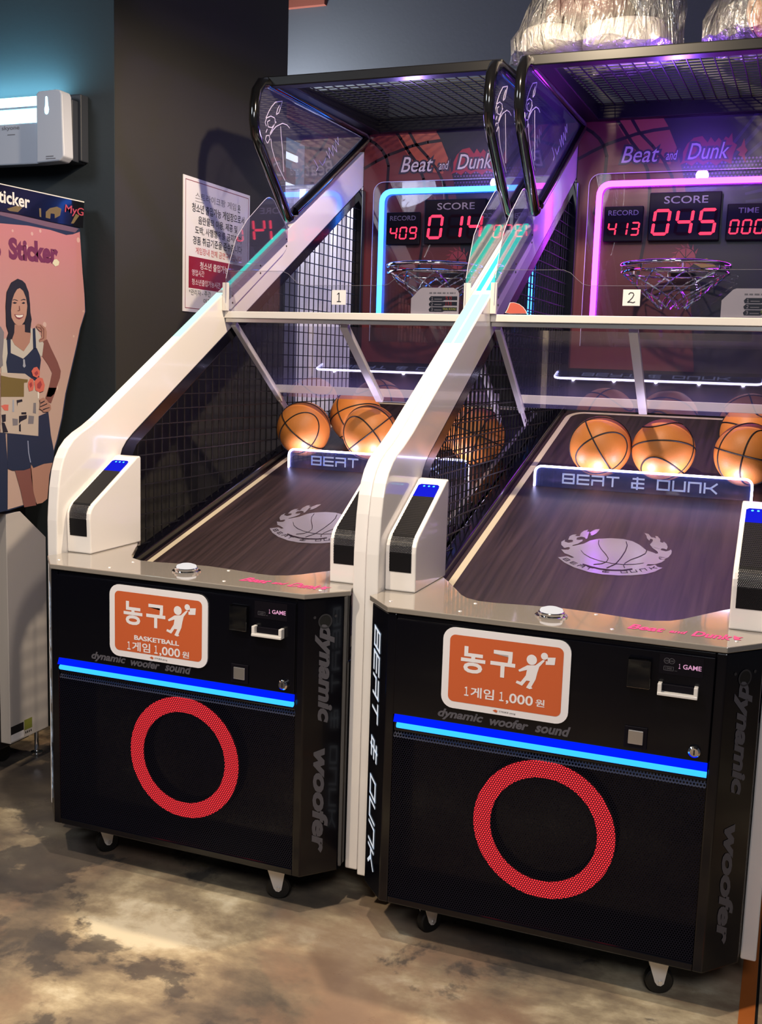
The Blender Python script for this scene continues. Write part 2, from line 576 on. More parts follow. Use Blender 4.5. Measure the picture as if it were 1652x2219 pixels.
    def build(self, name, parent=None, smooth=False, bevel=0.0, fix=True):
        me = bpy.data.meshes.new(name)
        me.from_pydata(self.v, [], self.f)
        for mt in self.mats:
            me.materials.append(MATS[mt])
        me.polygons.foreach_set('material_index', self.m)
        if fix:
            bm = bmesh.new(); bm.from_mesh(me)
            bmesh.ops.recalc_face_normals(bm, faces=bm.faces[:])
            bm.to_mesh(me); bm.free()
        if smooth:
            me.polygons.foreach_set('use_smooth', [True] * len(me.polygons))
            me.set_sharp_from_angle(angle=radians(38))
        me.update()
        o = bpy.data.objects.new(name, me)
        COL.objects.link(o)
        if parent:
            o.parent = parent
        if bevel:
            bv = o.modifiers.new('bevel', 'BEVEL')
            bv.width = bevel; bv.segments = 2; bv.limit_method = 'ANGLE'; bv.angle_limit = radians(35)
        return o


def thing(name, loc, label, cat, group=None, rz=0.0):
    o = bpy.data.objects.new(name, None)
    COL.objects.link(o)
    o.empty_display_size = 0.1
    o.location = loc
    o.rotation_euler = (0, 0, rz)
    return tag(o, label, cat, group)


def tag(o, label, cat, group=None):
    o['label'] = label; o['category'] = cat
    if group:
        o['group'] = group
    return o


def structure(o):
    o['kind'] = 'structure'
    return o


def rrect(x0, y0, x1, y1, r, n=6):
    out = []
    for cx, cy, a0 in ((x1 - r, y1 - r, 0), (x0 + r, y1 - r, 90), (x0 + r, y0 + r, 180), (x1 - r, y0 + r, 270)):
        for i in range(n + 1):
            a = radians(a0 + 90 * i / n)
            out.append((cx + r * cos(a), cy + r * sin(a)))
    return out


def arc_path(pts, r, n=6):
    """round the inner corners of a polyline"""
    P = [Vector(p) for p in pts]; out = [P[0]]
    for i in range(1, len(P) - 1):
        a = (P[i - 1] - P[i]).normalized(); b = (P[i + 1] - P[i]).normalized()
        s = P[i] + a * r; e = P[i] + b * r
        for k in range(n + 1):
            t = k / n
            out.append(s * (1 - t) ** 2 + P[i] * (2 * t * (1 - t)) + e * t ** 2)
    out.append(P[-1])
    return out


STROKES = {  # square block lettering, unit cell
    'B': [((0, 0), (1, 0)), ((0, .5), (1, .5)), ((0, 1), (1, 1)), ((1, 0), (1, 1)), ((0, 0), (0, 1))],
    'E': [((0, 0), (1, 0)), ((0, .5), (1, .5)), ((0, 1), (1, 1)), ((0, 0), (0, 1))],
    'A': [((0, 0), (0, .5)), ((0, .5), (1, .5)), ((0, 1), (1, 1)), ((1, 0), (1, 1))],
    'T': [((0, 1), (1, 1)), ((.5, 0), (.5, 1))],
    '&': [((0, 0), (1, 0)), ((.1, .5), (1, .5)), ((.1, 1), (1, 1)), ((.45, -.12), (.45, 1.12)), ((0, 0), (0, .5))],
    'D': [((0, 0), (1, 0)), ((0, 1), (1, 1)), ((1, 0), (1, 1)), ((0, 0), (0, 1))],
    'U': [((0, 0), (1, 0)), ((1, 0), (1, 1)), ((0, 0), (0, 1))],
    'N': [((0, 1), (1, 1)), ((1, 0), (1, 1)), ((0, 0), (0, 1))],
    'K': [((0, 0), (0, 1)), ((0, .5), (.55, .5)), ((.5, .5), (1, 1)), ((.5, .5), (1, 0))],
}


def block_text(mb, s, O, U, V, box, th, mat, shear=0.0, gap=0.35):
    O = Vector(O); U = Vector(U); V = Vector(V)
    u0, v0, u1, v1 = box
    wid = sum(0.9 if c == ' ' else 1 + gap for c in s) - gap
    k = (u1 - u0) / wid; x = u0; H = v1 - v0

    def P(a, b):
        return O + U * (a + shear * (b - v0)) + V * b
    for c in s:
        if c == ' ':
            x += 0.9 * k; continue
        for (ax, ay), (bx, by) in STROKES[c]:
            a = Vector((x + ax * k, v0 + ay * H, 0)); b = Vector((x + bx * k, v0 + by * H, 0))
            d = (b - a).normalized(); s2 = Vector((-d.y, d.x, 0)) * th / 2
            a -= d * th / 2; b += d * th / 2
            mb.face([P(q.x, q.y) for q in (a - s2, b - s2, b + s2, a + s2)], mat)
        x += (1 + gap) * k


SEG = {'0': 'abcdef', '1': 'bc', '2': 'abged', '3': 'abgcd', '4': 'fgbc', '5': 'afgcd', '9': 'abcfgd', '6': 'afgedc', '7': 'abc', '8': 'abcdefg'}


def digits(on, off, s, x0, z0, x1, z1, y, pitch=None):
    n = len(s); cell = (x1 - x0) / (n + (n - 1) * 0.30); H = z1 - z0; w = cell; t = H * 0.115; sl = 0.10
    for i, ch in enumerate(s):
        ox = x0 + i * cell * 1.30

        def P(u, v):
            return (ox + u + sl * (v - H / 2), y, z0 + v)
        g = t * 0.12; h = H / 2

        def hor(v):
            return [(g + t * .5, v), (t + g, v + t / 2), (w - t - g, v + t / 2), (w - g - t * .5, v), (w - t - g, v - t / 2), (t + g, v - t / 2)]

        def ver(u, a, b2):
            return [(u, a + g + t * .2), (u + t / 2, a + t * .6), (u + t / 2, b2 - t * .6), (u, b2 - g - t * .2), (u - t / 2, b2 - t * .6), (u - t / 2, a + t * .6)]
        S = dict(a=hor(H - t / 2), g=hor(h), d=hor(t / 2), f=ver(t / 2, h, H - t * .3), b=ver(w - t / 2, h, H - t * .3), e=ver(t / 2, t * .3, h), c=ver(w - t / 2, t * .3, h))
        for key, poly in S.items():
            (on if key in SEG[ch] else off).face([P(*p) for p in poly])

# ------------------------------------------------------------------ outlines: printed booth figure (y, z), field sticker (x, y), etched window (y, z)
BOOTH = [('header', 0, '', [(0.333, 2.036), (0.435, 2.038), (0.869, 2.044), (0.861, 1.951), (0.684, 1.95), (0.513, 1.953), (0.432, 1.951), (0.331, 1.951)]),
 ('poster', 0, '', [(0.331, 1.951), (0.432, 1.951), (0.513, 1.953), (0.684, 1.95), (0.848, 1.952), (0.861, 1.793), (0.873, 1.712), (0.879, 1.651), (0.848, 1.588), (0.828, 1.526), (0.761, 1.35), (0.739, 1.263), (0.711, 1.187), (0.683, 1.128), (0.64, 0.968), (0.525, 0.964), (0.434, 0.955), (0.404, 0.955), (0.318, 0.949)]),
 ('poster_pink', 1, 'pink', [(0.329, 1.909), (0.431, 1.912), (0.567, 1.922), (0.683, 1.922), (0.768, 1.915), (0.806, 1.922), (0.846, 1.936), (0.86, 1.792), (0.87, 1.712), (0.873, 1.651), (0.842, 1.588), (0.821, 1.526), (0.754, 1.35), (0.732, 1.263), (0.704, 1.188), (0.676, 1.128), (0.637, 0.97), (0.525, 0.968), (0.434, 0.96), (0.404, 0.959), (0.319, 0.953)]),
 ('header_line', 2, 'white', [(0.333, 2.037), (0.435, 2.039), (0.869, 2.046), (0.869, 2.042), (0.435, 2.036), (0.333, 2.034)]),
 ('ghost', 2, 'gold', [(0.655, 1.98), (0.676, 1.995), (0.715, 2.006), (0.739, 2.002), (0.732, 1.978), (0.702, 1.964), (0.702, 1.979), (0.681, 1.978), (0.678, 1.959), (0.654, 1.96)]),
 ('ghost', 2, 'gold', [(0.62, 1.987), (0.63, 1.988), (0.631, 1.958), (0.622, 1.959)]),
 ('ghost', 2, 'gold', [(0.459, 1.962), (0.513, 1.981), (0.535, 1.976), (0.513, 1.959), (0.472, 1.957)]),
 ('ghost', 2, 'gold', [(0.82, 1.996), (0.839, 1.992), (0.807, 1.96), (0.791, 1.958)]),
 ('arm_right', 2, 'skin_dark', [(0.629, 1.535), (0.656, 1.543), (0.676, 1.513), (0.712, 1.464), (0.729, 1.432), (0.724, 1.407), (0.691, 1.35), (0.673, 1.34), (0.649, 1.341), (0.668, 1.388), (0.681, 1.425), (0.66, 1.453), (0.628, 1.484)]),
 ('forearm', 2, 'skin_dark', [(0.661, 1.373), (0.706, 1.372), (0.687, 1.34), (0.673, 1.317), (0.654, 1.324), (0.643, 1.337)]),
 ('shirt', 3, 'shirt', [(0.437, 1.537), (0.469, 1.545), (0.484, 1.574), (0.565, 1.577), (0.6, 1.578), (0.617, 1.56), (0.637, 1.527), (0.628, 1.484), (0.616, 1.482), (0.599, 1.511), (0.558, 1.491), (0.529, 1.469), (0.468, 1.487), (0.452, 1.416), (0.422, 1.412), (0.419, 1.479), (0.431, 1.525)]),
 ('neck', 4, 'skin', [(0.484, 1.587), (0.546, 1.589), (0.542, 1.568), (0.571, 1.562), (0.564, 1.529), (0.532, 1.498), (0.488, 1.519), (0.472, 1.54), (0.483, 1.551)]),
 ('dress_top', 4, 'navy', [(0.45, 1.543), (0.469, 1.545), (0.468, 1.491), (0.493, 1.484), (0.529, 1.473), (0.552, 1.487), (0.581, 1.508), (0.599, 1.511), (0.616, 1.486), (0.621, 1.47), (0.612, 1.427), (0.608, 1.384), (0.583, 1.345), (0.453, 1.348), (0.452, 1.416), (0.445, 1.46), (0.453, 1.49)]),
 ('strap', 4, 'navy', [(0.58, 1.577), (0.593, 1.58), (0.597, 1.509), (0.581, 1.506)]),
 ('hair_back', 3, 'hair', [(0.508, 1.74), (0.53, 1.736), (0.546, 1.727), (0.563, 1.7), (0.569, 1.661), (0.571, 1.615), (0.568, 1.566), (0.537, 1.559), (0.475, 1.538), (0.447, 1.535), (0.459, 1.558), (0.449, 1.581), (0.448, 1.646), (0.454, 1.692), (0.477, 1.725)]),
 ('face', 5, 'face', [(0.518, 1.71), (0.534, 1.702), (0.548, 1.68), (0.554, 1.652), (0.549, 1.622), (0.538, 1.599), (0.523, 1.586), (0.506, 1.584), (0.487, 1.592), (0.474, 1.61), (0.472, 1.638), (0.478, 1.666), (0.493, 1.695), (0.507, 1.707)]),
 ('hair_front', 6, 'hair', [(0.508, 1.74), (0.53, 1.736), (0.546, 1.727), (0.56, 1.7), (0.565, 1.661), (0.556, 1.66), (0.545, 1.686), (0.532, 1.705), (0.518, 1.71), (0.504, 1.705), (0.49, 1.689), (0.478, 1.666), (0.472, 1.633), (0.474, 1.607), (0.489, 1.591), (0.486, 1.559), (0.475, 1.538), (0.447, 1.535), (0.459, 1.558), (0.449, 1.581), (0.448, 1.646), (0.454, 1.692), (0.477, 1.725)]),
 ('hair_right', 6, 'hair', [(0.553, 1.645), (0.562, 1.66), (0.571, 1.623), (0.575, 1.608), (0.568, 1.577), (0.568, 1.562), (0.54, 1.564), (0.54, 1.599), (0.551, 1.622)]),
 ('brow', 7, 'hair', [(0.48, 1.668), (0.489, 1.671), (0.506, 1.668), (0.506, 1.666), (0.489, 1.669), (0.48, 1.666)]),
 ('brow', 7, 'hair', [(0.521, 1.67), (0.534, 1.675), (0.545, 1.674), (0.545, 1.671), (0.534, 1.672), (0.521, 1.668)]),
 ('eye', 7, 'hair', [(0.479, 1.658), (0.489, 1.662), (0.503, 1.66), (0.492, 1.656)]),
 ('eye', 7, 'hair', [(0.525, 1.66), (0.534, 1.665), (0.543, 1.662), (0.535, 1.658)]),
 ('nose', 7, 'skin_dark', [(0.511, 1.65), (0.515, 1.65), (0.517, 1.635), (0.508, 1.632), (0.502, 1.634), (0.512, 1.636)]),
 ('mouth', 7, 'lip', [(0.487, 1.621), (0.51, 1.621), (0.534, 1.624), (0.531, 1.613), (0.512, 1.605), (0.497, 1.609)]),
 ('teeth', 8, 'white', [(0.492, 1.619), (0.51, 1.619), (0.531, 1.622), (0.527, 1.614), (0.513, 1.611), (0.499, 1.612)]),
 ('hand_shoulder', 6, 'skin', [(0.597, 1.586), (0.606, 1.595), (0.624, 1.593), (0.645, 1.584), (0.653, 1.569), (0.651, 1.545), (0.635, 1.535), (0.614, 1.532), (0.611, 1.54), (0.626, 1.55), (0.626, 1.568), (0.615, 1.571), (0.603, 1.578)]),
 ('finger_line', 7, 'skin_dark', [(0.6, 1.585), (0.624, 1.582), (0.629, 1.57), (0.625, 1.568), (0.618, 1.579), (0.6, 1.583)]),
 ('finger_line', 7, 'skin_dark', [(0.618, 1.592), (0.639, 1.578), (0.638, 1.547), (0.634, 1.546), (0.634, 1.576), (0.617, 1.589)]),
 ('finger_line', 7, 'skin_dark', [(0.614, 1.54), (0.635, 1.547), (0.636, 1.545), (0.617, 1.538)]),
 ('zip', 7, 'silver', [(0.527, 1.471), (0.536, 1.471), (0.537, 1.458), (0.54, 1.448), (0.532, 1.442), (0.525, 1.448), (0.528, 1.458)]),
 ('sleeve_left', 5, 'grey', [(0.396, 1.583), (0.422, 1.577), (0.437, 1.559), (0.434, 1.525), (0.427, 1.479), (0.429, 1.449), (0.418, 1.443), (0.391, 1.441)]),
 ('leg', 4, 'skin_dark', [(0.476, 1.099), (0.562, 1.094), (0.57, 1.014), (0.585, 0.959), (0.522, 0.959), (0.505, 1.021)]),
 ('leg', 4, 'skin', [(0.559, 1.101), (0.676, 1.104), (0.658, 1.062), (0.645, 0.976), (0.617, 0.964), (0.588, 0.963), (0.573, 1.001), (0.561, 1.058)]),
 ('skirt', 5, 'navy', [(0.444, 1.233), (0.656, 1.287), (0.659, 1.27), (0.668, 1.205), (0.68, 1.161), (0.684, 1.132), (0.676, 1.104), (0.63, 1.104), (0.572, 1.093), (0.56, 1.111), (0.559, 1.094), (0.522, 1.089), (0.467, 1.093), (0.442, 1.102)]),
 ('seam', 6, 'navy_light', [(0.543, 1.191), (0.548, 1.19), (0.551, 1.148), (0.56, 1.113), (0.555, 1.114), (0.546, 1.148)]),
 ('sheet', 6, 'paper', [(0.418, 1.426), (0.536, 1.422), (0.608, 1.386), (0.6, 1.204), (0.412, 1.226)]),
 ('sheet_top', 7, 'gold', [(0.417, 1.416), (0.455, 1.41), (0.55, 1.402), (0.547, 1.392), (0.53, 1.391), (0.528, 1.343), (0.415, 1.345)]),
 ('photo_0', 7, 'rose', [(0.414, 1.315), (0.432, 1.319), (0.451, 1.318), (0.449, 1.298), (0.431, 1.299)]),
 ('photo_1', 7, 'hair', [(0.416, 1.285), (0.437, 1.286), (0.436, 1.262), (0.419, 1.259)]),
 ('photo_2', 7, 'hair', [(0.416, 1.259), (0.43, 1.258), (0.447, 1.225), (0.421, 1.225)]),
 ('photo_3', 7, 'hair', [(0.491, 1.332), (0.519, 1.335), (0.521, 1.327), (0.497, 1.323), (0.494, 1.311)]),
 ('photo_4', 7, 'hair', [(0.514, 1.29), (0.539, 1.29), (0.539, 1.282), (0.514, 1.283)]),
 ('photo_5', 7, 'grey', [(0.469, 1.271), (0.496, 1.268), (0.495, 1.247), (0.47, 1.246)]),
 ('photo_6', 7, 'hair', [(0.502, 1.278), (0.542, 1.28), (0.541, 1.268), (0.511, 1.259), (0.501, 1.251)]),
 ('photo_7', 7, 'grey', [(0.551, 1.278), (0.579, 1.275), (0.575, 1.248), (0.547, 1.249)]),
 ('photo_8', 7, 'grey', [(0.577, 1.321), (0.59, 1.321), (0.589, 1.283), (0.573, 1.286)]),
 ('photo_9', 7, 'silver', [(0.471, 1.334), (0.479, 1.334), (0.478, 1.293), (0.469, 1.293)]),
 ('photo_10', 7, 'hair', [(0.501, 1.247), (0.51, 1.251), (0.51, 1.224), (0.501, 1.226)]),
 ('rose', 9, 'rose', [(0.568, 1.431), (0.58, 1.443), (0.597, 1.446), (0.612, 1.431), (0.611, 1.417), (0.596, 1.408), (0.576, 1.414)]),
 ('rose', 9, 'rose', [(0.55, 1.392), (0.561, 1.406), (0.576, 1.404), (0.581, 1.384), (0.575, 1.365), (0.555, 1.361), (0.549, 1.377)]),
 ('rose', 9, 'rose', [(0.582, 1.396), (0.602, 1.41), (0.626, 1.406), (0.637, 1.382), (0.631, 1.362), (0.607, 1.357), (0.587, 1.365)]),
 ('rose_heart', 10, 'rose_dark', [(0.582, 1.425), (0.597, 1.433), (0.603, 1.423), (0.591, 1.414)]),
 ('rose_heart', 10, 'rose_dark', [(0.555, 1.387), (0.567, 1.394), (0.571, 1.381), (0.561, 1.373)]),
 ('rose_heart', 10, 'rose_dark', [(0.596, 1.386), (0.614, 1.398), (0.622, 1.384), (0.61, 1.369), (0.596, 1.373)]),
 ('stem', 8, 'white', [(0.598, 1.361), (0.608, 1.361), (0.606, 1.336), (0.599, 1.336)]),
 ('hand', 9, 'skin', [(0.609, 1.333), (0.628, 1.339), (0.647, 1.33), (0.667, 1.311), (0.67, 1.298), (0.653, 1.288), (0.627, 1.288), (0.624, 1.293), (0.608, 1.3), (0.611, 1.31), (0.612, 1.323)]),
 ('finger_line', 10, 'hair', [(0.612, 1.321), (0.634, 1.328), (0.636, 1.325), (0.614, 1.317)]),
 ('finger_line', 10, 'hair', [(0.61, 1.308), (0.647, 1.318), (0.649, 1.315), (0.611, 1.305)]),
 ('finger_line', 10, 'hair', [(0.624, 1.298), (0.66, 1.304), (0.662, 1.302), (0.625, 1.294)]),
 ('dark_leg', 5, 'navy', [(0.395, 1.227), (0.435, 1.223), (0.438, 1.172), (0.443, 1.12), (0.438, 0.959), (0.404, 0.957), (0.387, 0.955)]),
 ('lower_white', 0, '', [(0.444, 0.955), (0.517, 0.949), (0.65, 0.837), (0.637, 0.118), (0.515, 0.123), (0.425, 0.122)]),
 ('lower_white_full', 0, '', [(0.447, 0.939), (0.519, 0.947), (0.649, 0.837), (0.634, 0.1), (0.516, 0.12), (0.425, 0.124)]),
 ('lower_dark', 0, '', [(0.36, 0.946), (0.447, 0.939), (0.425, 0.121), (0.335, 0.113)]),
 ('stick1', 2, '', [(0.426, 0.178), (0.517, 0.181), (0.515, 0.123), (0.425, 0.122)]),
 ('stick2', 2, '', [(0.52, 0.185), (0.564, 0.184), (0.561, 0.134), (0.516, 0.139)]),
 ('txt1', 0, '', [(0.382, 2.004), (0.573, 2.033), (0.572, 1.993), (0.381, 1.965)]),
 ('txt2', 0, '', [(0.469, 1.848), (0.721, 1.876), (0.72, 1.818), (0.468, 1.793)]),
 ('txt3', 0, '', [(0.755, 2.021), (0.865, 2.028), (0.862, 1.991), (0.754, 1.99)]),
 ('dot', 2, 'cream', [(0.69, 1.809), (0.699, 1.822), (0.714, 1.825), (0.728, 1.817), (0.723, 1.805), (0.705, 1.799)])]
LOGO = [('silver', [(0.381, 0.984), (0.412, 1.01), (0.428, 1.04), (0.451, 1.058), (0.488, 1.071), (0.528, 1.073), (0.561, 1.062), (0.587, 1.039), (0.61, 1.007), (0.616, 1.002), (0.64, 0.989), (0.646, 0.984), (0.652, 0.988), (0.649, 1.0), (0.628, 1.026), (0.626, 1.035), (0.651, 1.025), (0.657, 1.014), (0.673, 1.008), (0.684, 1.017), (0.686, 1.026), (0.691, 1.015), (0.692, 0.994), (0.686, 0.965), (0.675, 0.949), (0.668, 0.949), (0.657, 0.956), (0.658, 0.968), (0.67, 0.971), (0.658, 0.965), (0.658, 0.953), (0.664, 0.945), (0.68, 0.949), (0.671, 0.926), (0.654, 0.908), (0.632, 0.903), (0.629, 0.893), (0.641, 0.894), (0.654, 0.905), (0.663, 0.892), (0.679, 0.888), (0.66, 0.857), (0.635, 0.834), (0.594, 0.815), (0.559, 0.807), (0.51, 0.803), (0.467, 0.81), (0.418, 0.831), (0.381, 0.858), (0.353, 0.891), (0.381, 0.906), (0.396, 0.897), (0.403, 0.902), (0.384, 0.916), (0.367, 0.925), (0.35, 0.952), (0.361, 0.951), (0.374, 0.954), (0.376, 0.967), (0.37, 0.974), (0.358, 0.964), (0.343, 0.986), (0.338, 1.01), (0.347, 1.029), (0.348, 1.013), (0.363, 1.006), (0.374, 1.015), (0.373, 1.028), (0.368, 1.031), (0.357, 1.028), (0.355, 1.057), (0.362, 1.072), (0.376, 1.078), (0.372, 1.064), (0.388, 1.064), (0.386, 1.09), (0.392, 1.112), (0.405, 1.122), (0.403, 1.107), (0.412, 1.106), (0.412, 1.093), (0.415, 1.053), (0.411, 1.046), (0.406, 1.058), (0.394, 1.062), (0.382, 1.053), (0.382, 1.036), (0.391, 1.035), (0.402, 1.041), (0.404, 1.028), (0.395, 1.007), (0.379, 0.99)]),
 ('silver', [(0.414, 1.096), (0.417, 1.111), (0.427, 1.13), (0.441, 1.136), (0.44, 1.119), (0.436, 1.098), (0.428, 1.081), (0.419, 1.079), (0.421, 1.091)]),
 ('silver', [(0.588, 1.134), (0.602, 1.13), (0.614, 1.106), (0.623, 1.105), (0.63, 1.1), (0.625, 1.119), (0.633, 1.117), (0.644, 1.097), (0.647, 1.075), (0.655, 1.07), (0.658, 1.08), (0.669, 1.063), (0.675, 1.04), (0.674, 1.021), (0.668, 1.026), (0.658, 1.027), (0.656, 1.017), (0.638, 1.025), (0.624, 1.035), (0.618, 1.049), (0.623, 1.073), (0.622, 1.088), (0.613, 1.093), (0.612, 1.077), (0.602, 1.094), (0.598, 1.113)]),
 ('line', [(0.453, 1.046), (0.457, 1.017), (0.472, 0.981), (0.495, 0.942), (0.507, 0.916), (0.506, 0.894), (0.494, 0.877), (0.471, 0.866), (0.472, 0.861), (0.496, 0.872), (0.508, 0.89), (0.509, 0.917), (0.496, 0.946), (0.473, 0.984), (0.459, 1.018), (0.456, 1.046)]),
 ('line', [(0.54, 1.053), (0.548, 1.025), (0.549, 0.982), (0.544, 0.933), (0.535, 0.883), (0.514, 0.851), (0.516, 0.845), (0.538, 0.879), (0.547, 0.929), (0.552, 0.98), (0.551, 1.025), (0.542, 1.056)]),
 ('line', [(0.413, 0.956), (0.428, 0.931), (0.453, 0.908), (0.486, 0.892), (0.524, 0.882), (0.559, 0.881), (0.594, 0.891), (0.619, 0.907), (0.619, 0.91), (0.594, 0.895), (0.558, 0.885), (0.523, 0.886), (0.486, 0.895), (0.453, 0.912), (0.428, 0.934), (0.414, 0.958)]),
 ('line', [(0.613, 1.002), (0.613, 0.979), (0.597, 0.951), (0.576, 0.925), (0.563, 0.898), (0.561, 0.875), (0.567, 0.86), (0.569, 0.864), (0.563, 0.875), (0.565, 0.894), (0.578, 0.921), (0.599, 0.946), (0.615, 0.975), (0.616, 1.001)]),
 ('line', [(0.439, 0.855), (0.465, 0.842), (0.497, 0.833), (0.532, 0.832), (0.566, 0.838), (0.593, 0.854), (0.591, 0.863), (0.564, 0.847), (0.531, 0.841), (0.496, 0.842), (0.465, 0.851), (0.438, 0.863)])]
ETCH = [[(1.41, 2.367), (1.436, 2.392), (1.462, 2.411), (1.516, 2.434), (1.555, 2.436), (1.58, 2.429)], [(1.418, 2.355), (1.427, 2.323), (1.451, 2.29), (1.491, 2.256), (1.548, 2.217)], [(1.5, 2.419), (1.506, 2.383), (1.52, 2.334), (1.535, 2.249)], [(1.389, 2.332), (1.373, 2.343), (1.38, 2.359), (1.403, 2.365), (1.41, 2.353), (1.392, 2.333)], [(1.41, 2.373), (1.439, 2.406), (1.461, 2.428)], [(1.379, 2.394), (1.368, 2.405), (1.378, 2.424), (1.415, 2.44), (1.449, 2.439), (1.454, 2.42), (1.424, 2.398), (1.394, 2.395), (1.386, 2.412), (1.408, 2.423)], [(1.374, 2.423), (1.399, 2.455), (1.421, 2.477), (1.451, 2.5), (1.512, 2.518), (1.498, 2.494), (1.483, 2.467), (1.46, 2.455), (1.471, 2.478), (1.49, 2.499)], [(1.387, 2.385), (1.376, 2.37)], [(1.814, 2.349), (1.861, 2.324), (1.844, 2.306)], [(1.868, 2.355), (1.906, 2.34), (1.941, 2.38), (1.924, 2.354)], [(1.94, 2.406), (1.979, 2.383), (1.967, 2.427), (2.017, 2.398), (2.005, 2.445), (2.055, 2.424), (2.032, 2.474), (2.072, 2.458), (2.06, 2.491)]]

# ------------------------------------------------------------------ the room
mb = MB('stained_concrete'); mb.box(-4, 2.0875, -6, 6, -0.1, 0); mb.box(2.094, 5, -6, 6, -0.1, 0); structure(mb.build('floor'))
mb = MB('floor_gap'); mb.box(2.0875, 2.094, -6, 6, -0.1, -0.004); structure(mb.build('trim_2'))
mb = MB('floor_tape'); mb.box(2.051, 2.0872, -2.5, 1.4, 0, 0.0012); structure(mb.build('trim_1'))
mb = MB('ceiling_paint'); mb.box(-4, 5, -6, 6, 3.6, 3.7); structure(mb.build('ceiling'))
mb = MB('wall_cool'); mb.box(-4, -0.3205, 0.921, 0.9249, 0, 3.6); structure(mb.build('wall_front'))
mb = MB('pillar_paint'); mb.box(-4, -0.32, 0.925, 2.3, 0, 3.6); structure(mb.build('wall_left'))
mb = MB('wall_paint'); mb.box(-1.0, -0.9, 2.3, 5.2, 0, 3.6); structure(mb.build('wall_recess'))
mb = MB('wall_paint'); mb.box(-0.9, 5, 5.1, 5.2, 0, 3.6); structure(mb.build('wall_rear'))
mb = MB('wall_paint'); mb.box(-0.895, 5, 3.05, 3.2, 3.0, 3.6); structure(mb.build('wall_back'))
mb = MB('beam_orange'); mb.box(-0.895, -0.47, 3.02, 3.0495, 3.395, 3.59); structure(mb.build('trim_3'))
mb = MB('beam_orange'); mb.box(-0.8995, -0.87, 2.35, 5.05, 2.925, 3.0); structure(mb.build('trim_4'))
mb = MB('wall_paint'); mb.box(1.3, 5, 3.08, 3.18, 0, 2.999); structure(mb.build('wall_right'))
# bright window on the recess wall, seen past the pillar
w_ = MB('window_sash')
w_.box(-0.899, -0.87, 3.58, 3.64, 1.5, 2.80); w_.box(-0.899, -0.87, 2.6, 3.64, 2.74, 2.80); w_.box(-0.899, -0.87, 2.6, 3.58, 2.64, 2.67)
wo = structure(w_.build('window_1'))
mb = MB('window_day'); mb.box(-0.899, -0.885, 2.6, 3.58, 1.5, 2.55); mb.box(-0.899, -0.885, 2.6, 3.58, 2.69, 2.725); mb.build('window_pane', wo)
# white curtain hanging behind the first machine
cur = MB('curtain_white', 'curtain_shade')
pts = []
N = 90
for i in range(N + 1):
    x = -0.72 + 1.7 * i / N
    pts.append((x, 2.93 + 0.005 * sin(i * 1.1) + 0.002 * sin(i * 2.7)))
for i in range(N):
    a, b_ = pts[i], pts[i + 1]
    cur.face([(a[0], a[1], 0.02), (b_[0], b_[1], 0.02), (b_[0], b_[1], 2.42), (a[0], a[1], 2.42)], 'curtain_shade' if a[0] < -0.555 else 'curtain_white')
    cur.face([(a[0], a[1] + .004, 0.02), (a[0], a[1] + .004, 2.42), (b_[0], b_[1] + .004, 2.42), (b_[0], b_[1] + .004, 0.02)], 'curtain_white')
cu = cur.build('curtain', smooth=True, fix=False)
mb = MB('dark_grey'); mb.tube([(-0.86, 2.935, 2.43), (1.35, 2.935, 2.43)], 0.012); mb.build('curtain_rail', cu)
tag(cu, 'pale curtain hanging behind the wire mesh of the blue neon machine', 'curtain')

# ------------------------------------------------------------------ the two machines
W = 1.0351      # overall width
T = 0.0364      # side panel thickness
FS = tan(0.2611)


def fz(y):
    return 0.7877 + FS * (y - 0.4677)


def arch_out(y):
    return 1.1035 + 0.5737 * y


def arch_in(y):
    return 0.9445 + 0.5737 * y


def mx_(side, x):
    return x if side == 0 else W - x


def clip(poly, idx, val):
    """where the line coord[idx] = val runs inside a polygon"""
    hits = []
    n = len(poly)
    for i in range(n):
        a, b = poly[i], poly[(i + 1) % n]
        if (a[idx] - val) * (b[idx] - val) < 0:
            t = (val - a[idx]) / (b[idx] - a[idx])
            hits.append(a[1 - idx] + t * (b[1 - idx] - a[1 - idx]))
    hits.sort()
    return list(zip(hits[0::2], hits[1::2]))


OPEN = [(0.44, fz(0.44)), (0.448, 1.173), (0.459, 1.196), (0.483, 1.22), (0.497, 1.231), (2.40, arch_in(2.40)), (2.40, fz(2.40))]


